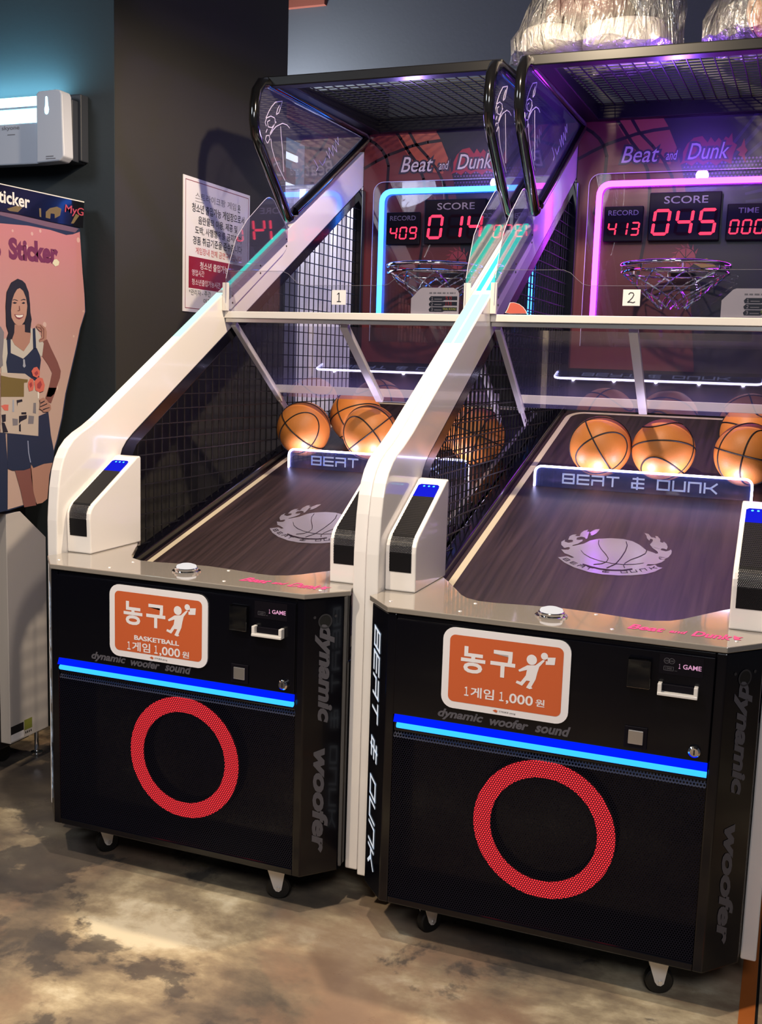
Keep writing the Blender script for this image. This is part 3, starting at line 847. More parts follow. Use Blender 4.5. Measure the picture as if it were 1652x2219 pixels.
def build_machine(loc, rz, label, neon, record, score, time_, glow_):
    R = thing('basketball_arcade_machine', loc, label, 'arcade machine', 'basketball arcade machines side by side', rz)

    # --- black cabinet with chamfered corners
    mb = MB('black_gloss')
    front = lambda y0: [(0.138, 0.0), (0.1151, 0.0), (0.04, 0.0835), (0.04, y0), (0.138, y0)]
    for s in (0, 1):
        mb.prism([(mx_(s, x), y) for x, y in front(0.11)], 'z', 0.12, 0.8835)
        mb.box(*(sorted((mx_(s, 0.038), mx_(s, 0.138)))), 0.1095, 2.42, 0.125, 0.70)
    mb.box(0.138, W - 0.138, 0.0, 0.11, 0.12, 0.140); mb.box(0.138, W - 0.138, 0.002, 0.11, 0.583, 0.8835)
    mb.box(0.138, W - 0.138, 0.09, 2.42, 0.12, 0.70)
    mb.box(0.04, W - 0.04, 0.11, 0.135, 0.69, 0.8835)
    for s in (0, 1):
        a = sorted((mx_(s, 0.05), mx_(s, 0.0385)))
        mb.prism([(0.135, 0.68), (0.44, 0.68), (0.44, fz(0.44)), (0.135, fz(0.135))], 'x', a[0], a[1])
    cab = mb.build('cabinet', R, bevel=0.003)
    # woofer lettering on the right chamfer, brand lettering on the left one
    ch = Vector((0.0751, 0.0835, 0)).normalized()
    nR = Vector((ch.y, -ch.x, 0))
    O = Vector((W - 0.1151, 0, 0)) + nR * 0.0012
    mb = MB('grey_letter')
    mb.text('dynamic', O, (0, 0, -1), ch, (-0.815, 0.030, -0.545, 0.086), shear=0.30, bold=0.045)
    mb.text('woofer', O, (0, 0, -1), ch, (-0.475, 0.033, -0.180, 0.080), shear=0.30, bold=0.045)
    mb.build('woofer_lettering', cab)
    O = Vector((0.1151, 0, 0)) + Vector((-ch.y, -ch.x, 0)) * 0.0012
    mb = MB('white_letter')
    block_text(mb, 'BEAT & DUNK', O, (0, 0, -1), Vector((ch.x, -ch.y, 0)), (-0.828, -0.086, -0.192, -0.050), 0.0075, 'white_letter', shear=0.35)
    mb.build('side_lettering', cab)
    c = Vector((W - 0.1151, 0, 0.823)) + ch * 0.058
    mb = MB('black_satin', 'dark_grey', 'floor_gap')
    mb.ring(c + nR * 0.0015, ch, (0, 0, 1), 0.016, 0.020, 32, 'dark_grey'); mb.disc(c + nR * 0.0010, ch, (0, 0, 1), 0.0165, 28, 'floor_gap')
    for d in (-0.030, 0.030):
        mb.disc(c + ch * d + Vector((0, 0, 0.012)) + nR * 0.0012, ch, (0, 0, 1), 0.004, 12, 'dark_grey')
    mb.build('cable_hole', cab)

    # --- service door with coin parts
    mb = MB('black_gloss'); mb.box(0.139, W - 0.139, -0.005, 0.0015, 0.628, 0.872)
    door = mb.build('service_door', R, bevel=0.0015)
    y = -0.0056
    mb = MB('grey_letter')
    mb.text('dynamic', (0, y, 0), (1, 0, 0), (0, 0, 1), (0.256, 0.634, 0.372, 0.662), shear=0.3, bold=0.035)
    mb.text('woofer', (0, y, 0), (1, 0, 0), (0, 0, 1), (0.388, 0.638, 0.484, 0.661), shear=0.3, bold=0.035)
    mb.text('sound', (0, y, 0), (1, 0, 0), (0, 0, 1), (0.500, 0.638, 0.585, 0.663), shear=0.3, bold=0.035)
    mb.build('door_lettering', door)
    mb = MB('coin_clear', 'black_satin'); mb.box(0.708, 0.760, -0.022, -0.0045, 0.784, 0.852, 'coin_clear'); mb.box(0.712, 0.756, -0.010, -0.0048, 0.790, 0.848, 'black_satin')
    mb.build('coin_slot', door, bevel=0.002)
    mb = MB('aluminium_light', 'bezel_dark', 'led_cyan')
    mb.box(0.777, 0.786, -0.024, -0.005, 0.780, 0.803); mb.box(0.856, 0.865, -0.024, -0.005, 0.780, 0.803); mb.box(0.777, 0.865, -0.026, -0.005, 0.776, 0.783)
    mb.box(0.786, 0.856, -0.012, -0.0052, 0.784, 0.800, 'bezel_dark')
    mb.build('bill_slot', door, bevel=0.0015)
    mb = MB('bezel_dark', 'pink_letter', 'grey_letter')
    mb.face([(0.776, y - .0002, 0.822), (0.872, y - .0002, 0.822), (0.872, y - .0002, 0.868), (0.776, y - .0002, 0.868)], 'bezel_dark')
    yy = y - 0.0006
    mb.text('１', (0, yy, 0), (1, 0, 0), (0, 0, 1), (0.8185, 0.838, 0.8225, 0.849), 'pink_letter', bold=0.01)
    mb.text('GAME', (0, yy, 0), (1, 0, 0), (0, 0, 1), (0.828, 0.838, 0.868, 0.849), 'pink_letter', bold=0.02)
    for a, b2 in (((0.786, 0.8305), (0.808, 0.8315)), ((0.786, 0.8395), (0.808, 0.8405)), ((0.786, 0.8305), (0.787, 0.8405)), ((0.807, 0.8305), (0.808, 0.8405)), ((0.810, 0.831), (0.816, 0.8318))):
        mb.face([(a[0], yy, a[1]), (b2[0], yy, a[1]), (b2[0], yy, b2[1]), (a[0], yy, b2[1])], 'grey_letter')
    mb.text('1000', (0, yy, 0), (1, 0, 0), (0, 0, 1), (0.790, 0.833, 0.804, 0.838), 'grey_letter')
    if score == '045':
        for cx in (0.792, 0.803):
            mb.ring((cx, yy, 0.853), (1, 0, 0), (0, 0, 1), 0.0055, 0.0066, 24, 'grey_letter')
        mb.text('500', (0, yy, 0), (1, 0, 0), (0, 0, 1), (0.788, 0.851, 0.796, 0.855), 'grey_letter')
        mb.text('100', (0, yy, 0), (1, 0, 0), (0, 0, 1), (0.799, 0.851, 0.807, 0.855), 'grey_letter')
    mb.build('price_plate', door)
    mb = MB('bezel_dark', 'ink_grey', 'aluminium'); mb.box(0.709, 0.761, -0.009, -0.0045, 0.638, 0.689, 'bezel_dark')
    mb.box(0.718, 0.752, -0.012, -0.0085, 0.648, 0.681, 'aluminium')
    mb.build('coin_return', door, bevel=0.0015)
    mb = MB('chrome', 'floor_gap'); mb.lathe([(0.0135, -0.0045), (0.0135, -0.013), (0.010, -0.016), (0.0095, -0.0165)], (0.866, 0, 0.652), 'y', 24, 'chrome')
    mb.box(0.8645, 0.8675, -0.0172, -0.0164, 0.646, 0.658, 'floor_gap')
    mb.build('lock', door, smooth=True)

    # --- blue light strip under the door
    mb = MB('strip_blue', 'strip_halo')
    mb.tube([(0.152, -0.010, 0.603), (W - 0.139, -0.010, 0.603)], 0.0072, 10, 'strip_blue')
    mb.prism([(-0.004, 0.6275), (-0.0015, 0.6275), (-0.0015, 0.610), (-0.011, 0.610)], 'x', 0.142, W - 0.139, 'strip_halo')
    mb.build('light_strip', R)

    # --- perforated speaker front and the ring lamp behind it
    mb = MB('grille_steel', 'grille_rim')
    mb.face([(0.139, 0.001, 0.141), (W - 0.139, 0.001, 0.141), (W - 0.139, 0.001, 0.566), (0.139, 0.001, 0.566)], 'grille_steel')
    mb.face([(0.139, 0.001, 0.566), (W - 0.139, 0.001, 0.566), (W - 0.139, 0.010, 0.583), (0.139, 0.010, 0.583)], 'grille_rim')
    gr = mb.build('speaker_grille', R)
    mb = MB('ring_red', 'black_satin'); mb.ring((W / 2, 0.064, 0.366), (1, 0, 0), (0, 0, 1), 0.134, 0.178, 96, 'ring_red')
    mb.ring((W / 2, 0.066, 0.366), (1, 0, 0), (0, 0, 1), 0.132, 0.182, 64, 'black_satin')
    mb.build('ring_lamp', gr)

    # --- white steel countertop with a curved notch
    half = [(0.118, 0.425), (0.150, 0.375), (0.198, 0.290), (0.236, 0.222), (0.262, 0.190), (0.300, 0.170), (0.345, 0.170), (0.43, 0.186), (W / 2, 0.196)]
    notch = half + [(W - x, y) for x, y in half[-2::-1]]
    outer = [(W - 0.0375, 0.44), (W - 0.0375, 0.126), (W - 0.027, 0.094), (W - 0.1151, -0.006), (0.1151, -0.006), (0.027, 0.094), (0.0375, 0.126), (0.0375, 0.44), (0.118, 0.44)]
    mb = MB('counter_steel'); mb.prism(notch + [(W - 0.118, 0.44)] + outer, 'z', 0.886, 0.900)
    ct = mb.build('countertop', R, bevel=0.002)
    for px, py in ((0.10, 0.055), (0.29, 0.035), (0.30, 0.135), (0.66, 0.035), (0.60, 0.165), (W - 0.10, 0.06)):
        mb = MB('screw_steel')
        mb.lathe([(0.0055, 0), (0.0045, 0.0018), (0.0015, 0.0026)], (px, py, 0.8995), 'z', 10)
        mb.build('screw', ct, smooth=True)
    mb = MB('magenta_ink', 'violet_ink', 'ink_grey')
    mb.text('Beat', (0, 0, 0.9007), (1, 0, 0), (0, 1, 0), (0.690, 0.060, 0.775, 0.110), shear=0.3, bold=0.03)
    mb.text('and', (0, 0, 0.9007), (1, 0, 0), (0, 1, 0), (0.785, 0.068, 0.825, 0.098), shear=0.3, bold=0.03)
    mb.text('Dunk', (0, 0, 0.9007), (1, 0, 0), (0, 1, 0), (0.835, 0.060, 0.925, 0.112), shear=0.3, bold=0.03)
    mb.face([(0.93, 0.07, .9007), (0.945, 0.075, .9007), (0.938, 0.088, .9007), (0.949, 0.105, .9007), (0.936, 0.1, .9007), (0.927, 0.112, .9007), (0.926, 0.09, .9007)], 'magenta_ink')
    mb.build('counter_lettering', ct)
    # start button
    mb = MB('chrome', 'button_lamp')
    mb.lathe([(0.040, 0), (0.040, 0.003), (0.033, 0.005), (0.033, 0.010), (0.030, 0.012), (0.028, 0.012)], (0.503, 0.098, 0.9), 'z', 32, 'chrome')
    btn = mb.build('start_button', R, smooth=True)
    mb = MB('button_lamp'); mb.lathe([(0.0292, 0.011), (0.027, 0.0175), (0.016, 0.0215), (0.0, 0.0225)], (0.503, 0.098, 0.9), 'z', 32)
    mb.build('button_cap', btn, smooth=True)

    # --- white side panels: upright, bend and long rising arm
    prof = [(0.127, 0.107), (0.127, 1.0), (0.130, 1.037), (0.137, 1.10), (0.148, 1.15), (0.162, 1.185), (0.182, 1.214), (0.21, 1.239), (0.245, 1.258), (0.29, 1.276), (0.36, arch_out(0.36))]
    prof += [(2.43, arch_out(2.43)), (2.43, arch_in(2.43)), (0.52, arch_in(0.52)), (0.483, 1.218), (0.459, 1.194), (0.447, 1.168), (0.441, 1.13), (0.441, fz(0.44) - 0.03), (2.43, fz(2.43) - 0.03), (2.43, 0.107)]
    for s in (0, 1):
        a, b2 = sorted((mx_(s, 0.0), mx_(s, T)))
        mb = MB('white_steel'); mb.prism(prof, 'x', a, b2)
        sp_ = mb.build('side_panel', R, bevel=0.004)
        mb = MB('rim_white_glare', 'rim_cyan')
        n_ = 14
        xm = mx_(s, 0.005); xm2 = mx_(s, 0.0315)
        off = 0.0035
        for (ya, yb_, mt) in ((0.31, 0.80, 'rim_white_glare'), (0.80, 1.10, 'rim_mint_glare'), (1.13, 1.62, 'rim_cyan')):
            mb.prism([(ya, arch_out(ya) - .002), (ya, arch_out(ya) + off), (yb_, arch_out(yb_) + off), (yb_, arch_out(yb_) - .002)], 'x', *sorted((xm, xm2) if mt != 'rim_cyan' else (mx_(s, 0.010), mx_(s, 0.026))), mt)
        mb.build('led_strip', sp_)
        # wire side with its black frame
        mb = MB('black_wire')
        xw = mx_(s, 0.02)
        yv = 0.47
        while yv < 2.39:
            for a1, b1 in clip(OPEN, 0, yv):
                mb.bar((xw, yv, a1), (xw, yv, b1), 0.0036)
            yv += 0.0485
        zv = 0.76
        while zv < 2.30:
            for a1, b1 in clip(OPEN, 1, zv):
                mb.bar((mx_(s, 0.024), a1, zv), (mx_(s, 0.024), b1, zv), 0.0036)
            zv += 0.0505
        sm = mb.build('wire_side', R)
        mb = MB('black_gloss')
        x0, x1 = sorted((mx_(s, 0.006), mx_(s, 0.034)))
        mb.prism([(0.441, 0.9), (0.441, 1.13), (0.447, 1.168), (0.459, 1.194), (0.483, 1.218), (0.52, arch_in(.52)), (2.41, arch_in(2.41)), (2.41, arch_in(2.41) - .05), (0.545, arch_in(.545) - .055), (0.525, 1.175), (0.512, 1.15), (0.51, 0.9)], 'x', x0, x1)
        x0, x1 = sorted((mx_(s, 0.0005), mx_(s, 0.052)))
        mb.prism([(0.441, fz(0.44) - 0.028), (0.441, fz(0.44) + 0.03), (2.42, fz(2.42) + 0.03), (2.42, fz(2.42) - 0.028)], 'x', *sorted((mx_(s, 0.004), mx_(s, 0.052))))
        mb.box(*sorted((mx_(s, 0.006), mx_(s, 0.056))), 2.375, 2.412, fz(2.375), arch_in(2.40) - 0.01)
        mb.build('wire_frame', sm, bevel=0.004)

        # armrest speaker on the counter
        mb = MB('white_steel')
        ap = [(0.172, 0.9), (0.168, 1.005), (0.170, 1.022), (0.177, 1.036), (0.190, 1.049), (0.396, 1.166), (0.412, 1.176), (0.430, 1.179), (0.434, 1.172), (0.434, 0.9)]
        mb.prism(ap, 'x', *sorted((mx_(s, 0.0385), mx_(s, 0.124))))
        ar = mb.build('armrest', R, bevel=0.004)
        path = [(0.1695, 0.953), (0.1692, 0.959), (0.1672, 1.003), (0.169, 1.0225), (0.176, 1.037), (0.189, 1.0505), (0.338, 1.1352), (0.384, 1.1612), (0.389, 1.164)]
        ins = [0.007, 0.0, 0, 0, 0, 0, 0, 0.0, 0.007]
        oy, oz = -0.0012, 0.0012

        def strip(i0, i1, name, mat, parent):
            m2 = MB(mat)
            for i in range(i0, i1):
                (ya, za), (yb_, zb_) = path[i], path[i + 1]
                m2.face([(mx_(s, 0.0505 + ins[i]), ya + oy, za + oz), (mx_(s, 0.112 - ins[i]), ya + oy, za + oz), (mx_(s, 0.112 - ins[i + 1]), yb_ + oy, zb_ + oz), (mx_(s, 0.0505 + ins[i + 1]), yb_ + oy, zb_ + oz)], mat)
            return m2
        g = strip(0, 6, '', 'armrest_mesh', ar)
        g2 = strip(0, 6, '', 'black_satin', ar)
        for f_ in g2.f:
            pass
        g.face([(mx_(s, .0505), 0.1690, .953), (mx_(s, .112), 0.1690, .953), (mx_(s, .112), .1675, 1.003), (mx_(s, .0505), .1675, 1.003)], 'black_satin')
        g.face([(mx_(s, .0505), 0.1675, 1.003), (mx_(s, .112), 0.1675, 1.003), (mx_(s, .112), .1880, 1.0502), (mx_(s, .0505), .1880, 1.0502)], 'black_satin')
        g.face([(mx_(s, .0505), 0.1882, 1.0503), (mx_(s, .112), 0.1882, 1.0503), (mx_(s, .112), .3372, 1.1356), (mx_(s, .0505), .3372, 1.1356)], 'black_satin')
        g.build('armrest_grille', ar, fix=False)
        g = strip(6, 8, '', 'lamp_blue', ar)
        gl = g.build('armrest_lamp', ar)
        m3 = MB('led_cyan')
        nn = Vector((0, -0.5, 0.866))
        for k in (-1, 0, 1):
            m3.disc(Vector((mx_(s, 0.083 + k * 0.014), 0.378, 1.1600)) + nn * 0.001, (1, 0, 0), (0, 0.866, 0.5), 0.0032, 10)
        for v_ in m3.v:
            pass
        mled = m3.build('armrest_leds', ar)

    # --- sloping playfield
    mb = MB('wood_dark')
    mb.prism([(0.136, fz(0.136)), (2.415, fz(2.415)), (2.415, fz(2.415) - 0.02), (0.136, fz(0.136) - 0.02)], 'x', 0.0525, W - 0.0525)
    pf = mb.build('playfield', R)
    mb = MB('line_cream')
    e = 0.0009

    def fp(x, y, k=e):
        return (x, y, fz(y) + k)
    # border: up one side, round the far corners, down the other
    outl = arc_path([(0.068, 0.14), (0.068, 2.40), (W - 0.068, 2.40), (W - 0.068, 0.14)], 0.07) if False else None
    o_ = [(0.067, 0.14), (0.067, 2.31)] + [(0.147 - 0.08 * cos(a), 2.31 + 0.09 * sin(a)) for a in [i * pi / 16 for i in range(1, 9)]]
    i_ = [(0.090, 0.14), (0.090, 2.31)] + [(0.147 - 0.057 * cos(a), 2.31 + 0.067 * sin(a)) for a in [i * pi / 16 for i in range(1, 9)]]
    o_ += [(W - x, y) for x, y in o_[::-1]]; i_ += [(W - x, y) for x, y in i_[::-1]]
    for k in range(len(o_) - 1):
        mb.face([fp(*o_[k]), fp(*o_[k + 1]), fp(*i_[k + 1]), fp(*i_[k])])
    mb.build('border_line', pf)
    mb = MB('sticker_silver', 'art_seam')
    for kind, poly in LOGO:
        if kind == 'silver':
            mb.face([fp(x, y, 0.0010) for x, y in poly], 'sticker_silver')
        else:
            n2 = len(poly) // 2
            for q in range(n2 - 1):
                mb.face([fp(*poly[q], 0.0018), fp(*poly[q + 1], 0.0018), fp(*poly[-2 - q], 0.0018), fp(*poly[-1 - q], 0.0018)], 'art_seam')
    Vv = Vector((0, cos(0.2611), sin(0.2611)))
    for q, chh in enumerate('BEAT & DUNK'):
        if chh == ' ':
            continue
        tq = (q - 5) / 5.2
        c = Vector(fp(0.517 + 0.140 * tq, 0.824 + 0.060 * tq * tq, 0.0019))
        a = math.atan(2 * 0.060 * tq / 0.140)
        ux = Vector((cos(a), 0, 0)) + Vv * sin(a)
        vx = Vector((-sin(a), 0, 0)) + Vv * cos(a)
        block_text(mb, chh, c, ux, vx, (-0.009, -0.006, 0.009, 0.008), 0.0026, 'art_seam')
    mb.build('ball_sticker', pf, fix=False)

    # --- lit acrylic bar holding back the balls
    zb0, zb1 = fz(1.48) + 0.0005, 1.134
    top = [(0.132, zb0), (0.132, zb1 - 0.03)] + [(0.157 - 0.025 * cos(a), zb1 - 0.025 + 0.025 * sin(a)) for a in [i * pi / 12 for i in range(1, 7)]]
    top += [(W - x, z) for x, z in top[::-1]]
    mb = MB('acrylic_bar'); mb.prism(top, 'y', 1.4745, 1.4835)
    lb = mb.build('light_bar', R)
    mb = MB('edge_white'); mb.tube([(x, 1.479, z) for x, z in top], 0.0042, 8)
    mb.build('lit_edge', lb, smooth=True)
    for k in range(5):
        gl_ = lamp('bar_led', 'SPOT', (0.20 + k * (W - 0.40) / 4, 1.497, zb0 + 0.028), (0.20 + k * (W - 0.40) / 4, 1.62, zb0 + 0.16), 1.7, (0.72, 0.62, 1.0), 0.006, 150, 0.5)
        gl_.parent = lb
    mb = MB('frost_letter')
    block_text(mb, 'BEAT & DUNK', (0, 1.4735, 0), (1, 0, 0), (0, 0, 1), (0.240, 1.078, 0.785, 1.110), 0.0065, 'frost_letter')
    mb.build('bar_lettering', lb)

    # --- cross bar and hinged shield
    mb = MB('aluminium_light'); mb.box(T + 0.0005, W - T - 0.0005, 1.104, 1.150, 1.646, 1.671)
    cb = mb.build('crossbar', R, bevel=0.002)
    mb = MB('aluminium'); mb.box(T + 0.002, W - T - 0.002, 1.112, 1.146, 1.631, 1.6455); mb.build('crossbar_channel', cb, bevel=0.001)
    d = Vector((0, 0.371, -0.271)).normalized(); up = Vector((0, 0.271, 0.371)).normalized()
    P0 = Vector((0, 1.152, 1.627)); L_ = 0.50

    def sh(x, t, h=0.0):
        q = P0 + d * t + up * h
        return (x, q.y, q.z)
    mb = MB('aluminium_light', 'floor_gap')
    for x in (0.052, W - 0.052):
        mb.bar(sh(x, 0.0), sh(x, L_), 0.020, 0.022, up=tuple(up))
        mb.bar(sh(x, L_ - .01), sh(x, L_ + 0.085), 0.006, 0.030, up=tuple(up))
        mb.lathe([(0.008, 0), (0.008, 0.0075)], sh(x - 0.0037, L_ + 0.065), 'x', 14, 'floor_gap')
        mb.lathe([(0.004, 0), (0.004, 0.02)], (sh(x, 0.02, 0.0)[0] - .002, sh(x, 0.02)[1], sh(x, 0.02)[2] + 0.012), 'z', 10, 'floor_gap')
    mb.bar(sh(0.508, 0.0), sh(0.508, L_ - .03), 0.030, 0.022, up=tuple(up))
    mb.box(0.042, W - 0.042, 1.528, 1.556, 1.362, 1.394)
    shd = mb.build('shield', R, bevel=0.0015)
    for xa, xb in ((0.063, 0.492), (0.524, W - 0.063)):
        mb = MB('acrylic_shield')
        i4 = [sh(xa, 0.004, -0.003), sh(xb, 0.004, -0.003), sh(xb, L_ - 0.03, -0.003), sh(xa, L_ - 0.03, -0.003)]
        mb.face(i4)
        mb.build('shield_pane', shd)

    # --- clear upright sheet on the cross bar
    hf = [(0.041, 1.6715), (0.041, 1.800), (0.046, 1.812), (0.058, 1.818), (0.275, 1.818), (0.300, 1.808), (0.322, 1.788), (0.342, 1.772), (0.365, 1.767)]
    sheet = hf + [(W - x, z) for x, z in hf[::-1]]
    mb = MB('acrylic'); mb.prism(sheet, 'y', 1.1055, 1.1095)
    fs_ = mb.build('front_sheet', R)
    mb = MB('ink_grey'); mb.tube([(x, 1.1075, z) for x, z in sheet[1:-1]], 0.0007, 5); mb.build('sheet_edge', fs_)
    # --- side fins on grey brackets
    fin = [(1.088, 1.70), (1.088, 1.79), (1.111, 1.846), (1.16, 1.942), (1.245, 2.022), (1.382, 2.115), (1.405, 2.128), (1.424, 2.133), (1.448, 2.132), (1.468, 2.126), (1.50, 2.10), (1.561, 2.055), (1.59, 2.03), (1.59, 1.98)]
    brk = [(1.112, 1.680), (1.112, 1.755), (1.150, 1.7645), (1.585, 2.012), (1.598, 2.005), (1.598, 1.960), (1.563, 1.931), (1.135, 1.680)]
    for s in (0, 1):
        mb = MB('acrylic_side'); mb.prism(fin, 'x', *sorted((mx_(s, 0.0505), mx_(s, 0.0535))))
        fn = mb.build('side_fin', R)
        mb = MB('etch_line'); mb.tube([(mx_(s, 0.052), y_, z_) for y_, z_ in fin[1:-1]], 0.0011, 6); mb.build('fin_edge', fn)
        mb = MB('aluminium_light', 'floor_gap')
        mb.prism(brk, 'x', *sorted((mx_(s, T + 0.0008), mx_(s, 0.050))))
        mb.box(*sorted((mx_(s, T + 0.0008), mx_(s, 0.058))), 1.0885, 1.1035, 1.672, 1.775)
        for yy_, zz_ in ((1.142, 1.730), (1.142, 1.704), (1.361, 1.862), (1.361, 1.833), (1.584, 1.990), (1.584, 1.962)):
            mb.lathe([(0.004, 0), (0.004, 0.003)], (mx_(s, 0.0495) - (0 if s == 0 else .003), yy_, zz_), 'x', 8, 'floor_gap')
        mb.build('fin_bracket', fn, bevel=0.001)

    # --- canopy: roof frame, wire roof, triangular side windows
    mb = MB('black_satin')
    mb.box(0.04, W - 0.04, 1.380, 1.425, 2.542, 2.579); mb.box(0.075, W - 0.075, 1.425, 1.475, 2.552, 2.576)
    mb.box(0.04, W - 0.04, 2.375, 2.418, 2.572, 2.640)
    for s in (0, 1):
        mb.prism([(1.40, 2.552), (1.40, 2.577), (2.40, 2.640), (2.40, 2.570)], 'x', *sorted((mx_(s, 0.040), mx_(s, 0.130))))
    cn = mb.build('canopy_frame', R, bevel=0.004)
    mb = MB('black_wire')
    x = 0.15
    while x < W - 0.13:
        mb.bar((x, 1.45, 2.574), (x, 2.40, 2.632), 0.0038); x += 0.0465
    yv = 1.50
    while yv < 2.39:
        z = 2.5778 + (yv - 1.45) * 0.0611
        mb.bar((0.10, yv, z), (W - 0.10, yv, z), 0.0038); yv += 0.047
    mb.build('wire_roof', cn)
    tri = [(1.600, 2.082), (1.588, 2.078), (1.574, 2.088), (1.330, 2.312), (1.297, 2.352), (1.284, 2.398), (1.285, 2.452), (1.300, 2.506), (1.335, 2.542), (1.385, 2.556), (1.45, 2.558), (2.36, 2.568), (2.395, 2.558), (2.385, 2.538), (1.64, 2.106)]
    for s in (0, 1):
        xc = mx_(s, 0.0555)
        mb = MB('black_tube'); mb.tube([(xc, y_, z_) for y_, z_ in tri], 0.0205, 10, closed=True, ry=0.0220)
        sw = mb.build('side_window', R, smooth=True)
        mb = MB('acrylic_side'); mb.prism(tri, 'x', xc - 0.0015, xc + 0.0015)
        mb.build('window_pane', sw)
        mb = MB('etch_line')
        for ln_ in ETCH:
            for q in range(len(ln_) - 1):
                mb.bar((xc + 0.0022, *ln_[q]), (xc + 0.0022, *ln_[q + 1]), 0.0032, 0.0006, up=(1, 0, 0))
        mb.build('etched_ball', sw)

    # --- unseen coloured light added under the roof to tint the inside
    lo_ = lamp('canopy_fill', 'POINT', (W / 2, 1.76, 2.44), (W / 2, 1.7, 1.5), glow_[1], glow_[0], 0.03)
    lo_.parent = cn

    # --- backboard with its printed art
    mb = MB('black_satin'); mb.box(0.0375, W - 0.0375, 2.4195, 2.45, fz(2.42) + .002, 2.60)
    bd = mb.build('backboard', R)
    Y = 2.4185
    mb = MB('art_dark', 'art_red', 'art_orange', 'art_ray', 'art_seam', 'art_dot')

    def flat(poly, mat, k=0):
        mb.face([(x, Y - 0.0004 * k, z) for x, z in poly], mat)
    xl, xr, zt, z0 = 0.04, W - 0.04, 2.595, 1.50
    flat([(xl, z0), (xr, z0), (xr, zt), (xl, zt)], 'art_dark')
    flat([(xl, z0), (0.60, z0), (0.565, 1.80), (0.545, 2.0), (0.525, 2.2), (0.495, 2.34), (0.462, 2.45), (0.42, 2.54), (0.385, zt), (xl, zt)], 'art_red', 1)
    flat([(0.185, zt), (0.22, 2.53), (0.27, 2.46), (0.33, 2.40), (0.44, 2.38), (0.462, 2.45), (0.42, 2.54), (0.385, zt)], 'art_orange', 2)
    for a in range(9):
        t0 = radians(58 - a * 7.5); t1 = radians(55.5 - a * 7.5); c0 = (0.52, 2.20)
        poly = [(c0[0] + r_ * cos(t) * 1.0, c0[1] + r_ * sin(t)) for r_, t in ((0.24, t0), (0.50, t0), (0.50, t1), (0.24, t1))]
        flat([(min(xr, max(xl, x)), min(zt, z)) for x, z in poly], 'art_ray', 1)

    def seam(pl, w):
        P = [Vector((x, z, 0)) for x, z in pl]
        for q in range(len(P) - 1):
            dd = (P[q + 1] - P[q]).normalized(); nn = Vector((-dd.y, dd.x, 0)) * w / 2
            flat([((P[q] - nn - dd * w * .2).x, (P[q] - nn - dd * w * .2).y), ((P[q + 1] - nn + dd * w * .2).x, (P[q + 1] - nn + dd * w * .2).y), ((P[q + 1] + nn + dd * w * .2).x, (P[q + 1] + nn + dd * w * .2).y), ((P[q] + nn - dd * w * .2).x, (P[q] + nn - dd * w * .2).y)], 'art_seam', 3)
    seam([(0.042, 2.548), (0.070, 2.545), (0.098, 2.528), (0.13, 2.499), (0.153, 2.465), (0.166, 2.425), (0.163, 2.35), (0.15, 2.26), (0.125, 2.18)], 0.014)
    seam([(0.042, 2.418), (0.10, 2.447), (0.166, 2.476), (0.284, 2.512), (0.36, 2.525), (0.43, 2.531)], 0.014)
    seam([(0.19, 2.59), (0.225, 2.545), (0.27, 2.48), (0.314, 2.427), (0.345, 2.36), (0.36, 2.28), (0.362, 2.18), (0.350, 2.05), (0.33, 1.9)], 0.014)
    seam([(0.255, 2.592), (0.30, 2.52), (0.36, 2.46), (0.41, 2.40), (0.45, 2.33), (0.47, 2.25)], 0.013)
    for r_ in range(7):
        for c_ in range(26):
            x = 0.50 + c_ * 0.0145 + (r_ % 2) * 0.007; z = 2.395 - r_ * 0.0145
            s_ = 0.0035 + 0.0025 * sin(c_ / 26 * pi)
            flat([(x - s_, z), (x, z - s_), (x + s_, z), (x, z + s_)], 'art_dot', 3)
    mb.build('board_art', bd, fix=False)
    mb = MB('title_dark', 'title_white', 'title_red')
    A = ((1, 0, 0), (0, 0, 1))
    fl = [(0.49, 2.395), (0.478, 2.376), (0.505, 2.385), (0.53, 2.370), (0.55, 2.388), (0.575, 2.372), (0.60, 2.386), (0.63, 2.368), (0.655, 2.388), (0.69, 2.373), (0.695, 2.41), (0.708, 2.45), (0.69, 2.462), (0.685, 2.50), (0.672, 2.478), (0.66, 2.486), (0.648, 2.466), (0.632, 2.482), (0.618, 2.464), (0.60, 2.486), (0.588, 2.464), (0.565, 2.492), (0.53, 2.486), (0.505, 2.462), (0.49, 2.43)]
    mb.face([(x, Y - 0.0022, z) for x, z in fl], 'title_red')
    st = [(0.705, 2.43), (0.725, 2.445), (0.735, 2.475), (0.742, 2.44), (0.752, 2.425), (0.742, 2.41), (0.748, 2.375), (0.732, 2.40), (0.715, 2.408), (0.722, 2.42)]
    mb.face([(x, Y - 0.0022, z) for x, z in st], 'title_red')
    for tx, bx in (('Beat', (0.218, 2.384, 0.402, 2.470)), ('and', (0.408, 2.390, 0.480, 2.446)), ('Dunk', (0.498, 2.388, 0.690, 2.472))):
        mb.text(tx, (0, Y - 0.0027, 0), *A, bx, 'title_dark', shear=0.28, bold=0.075)
        i2 = 0.012
        mb.text(tx, (0, Y - 0.0033, 0), *A, (bx[0] + i2, bx[1] + i2 * .7, bx[2] - i2, bx[3] - i2 * .7), 'title_white', shear=0.28, bold=0.004)
    mb.build('board_title', bd, fix=False)
    mb = MB('emblem_pink', 'emblem_yellow', 'art_seam')
    mb.disc((0.530, Y - 0.0024, 1.985), (1, 0, 0), (0, 0, 1), 0.042, 28, 'emblem_pink')
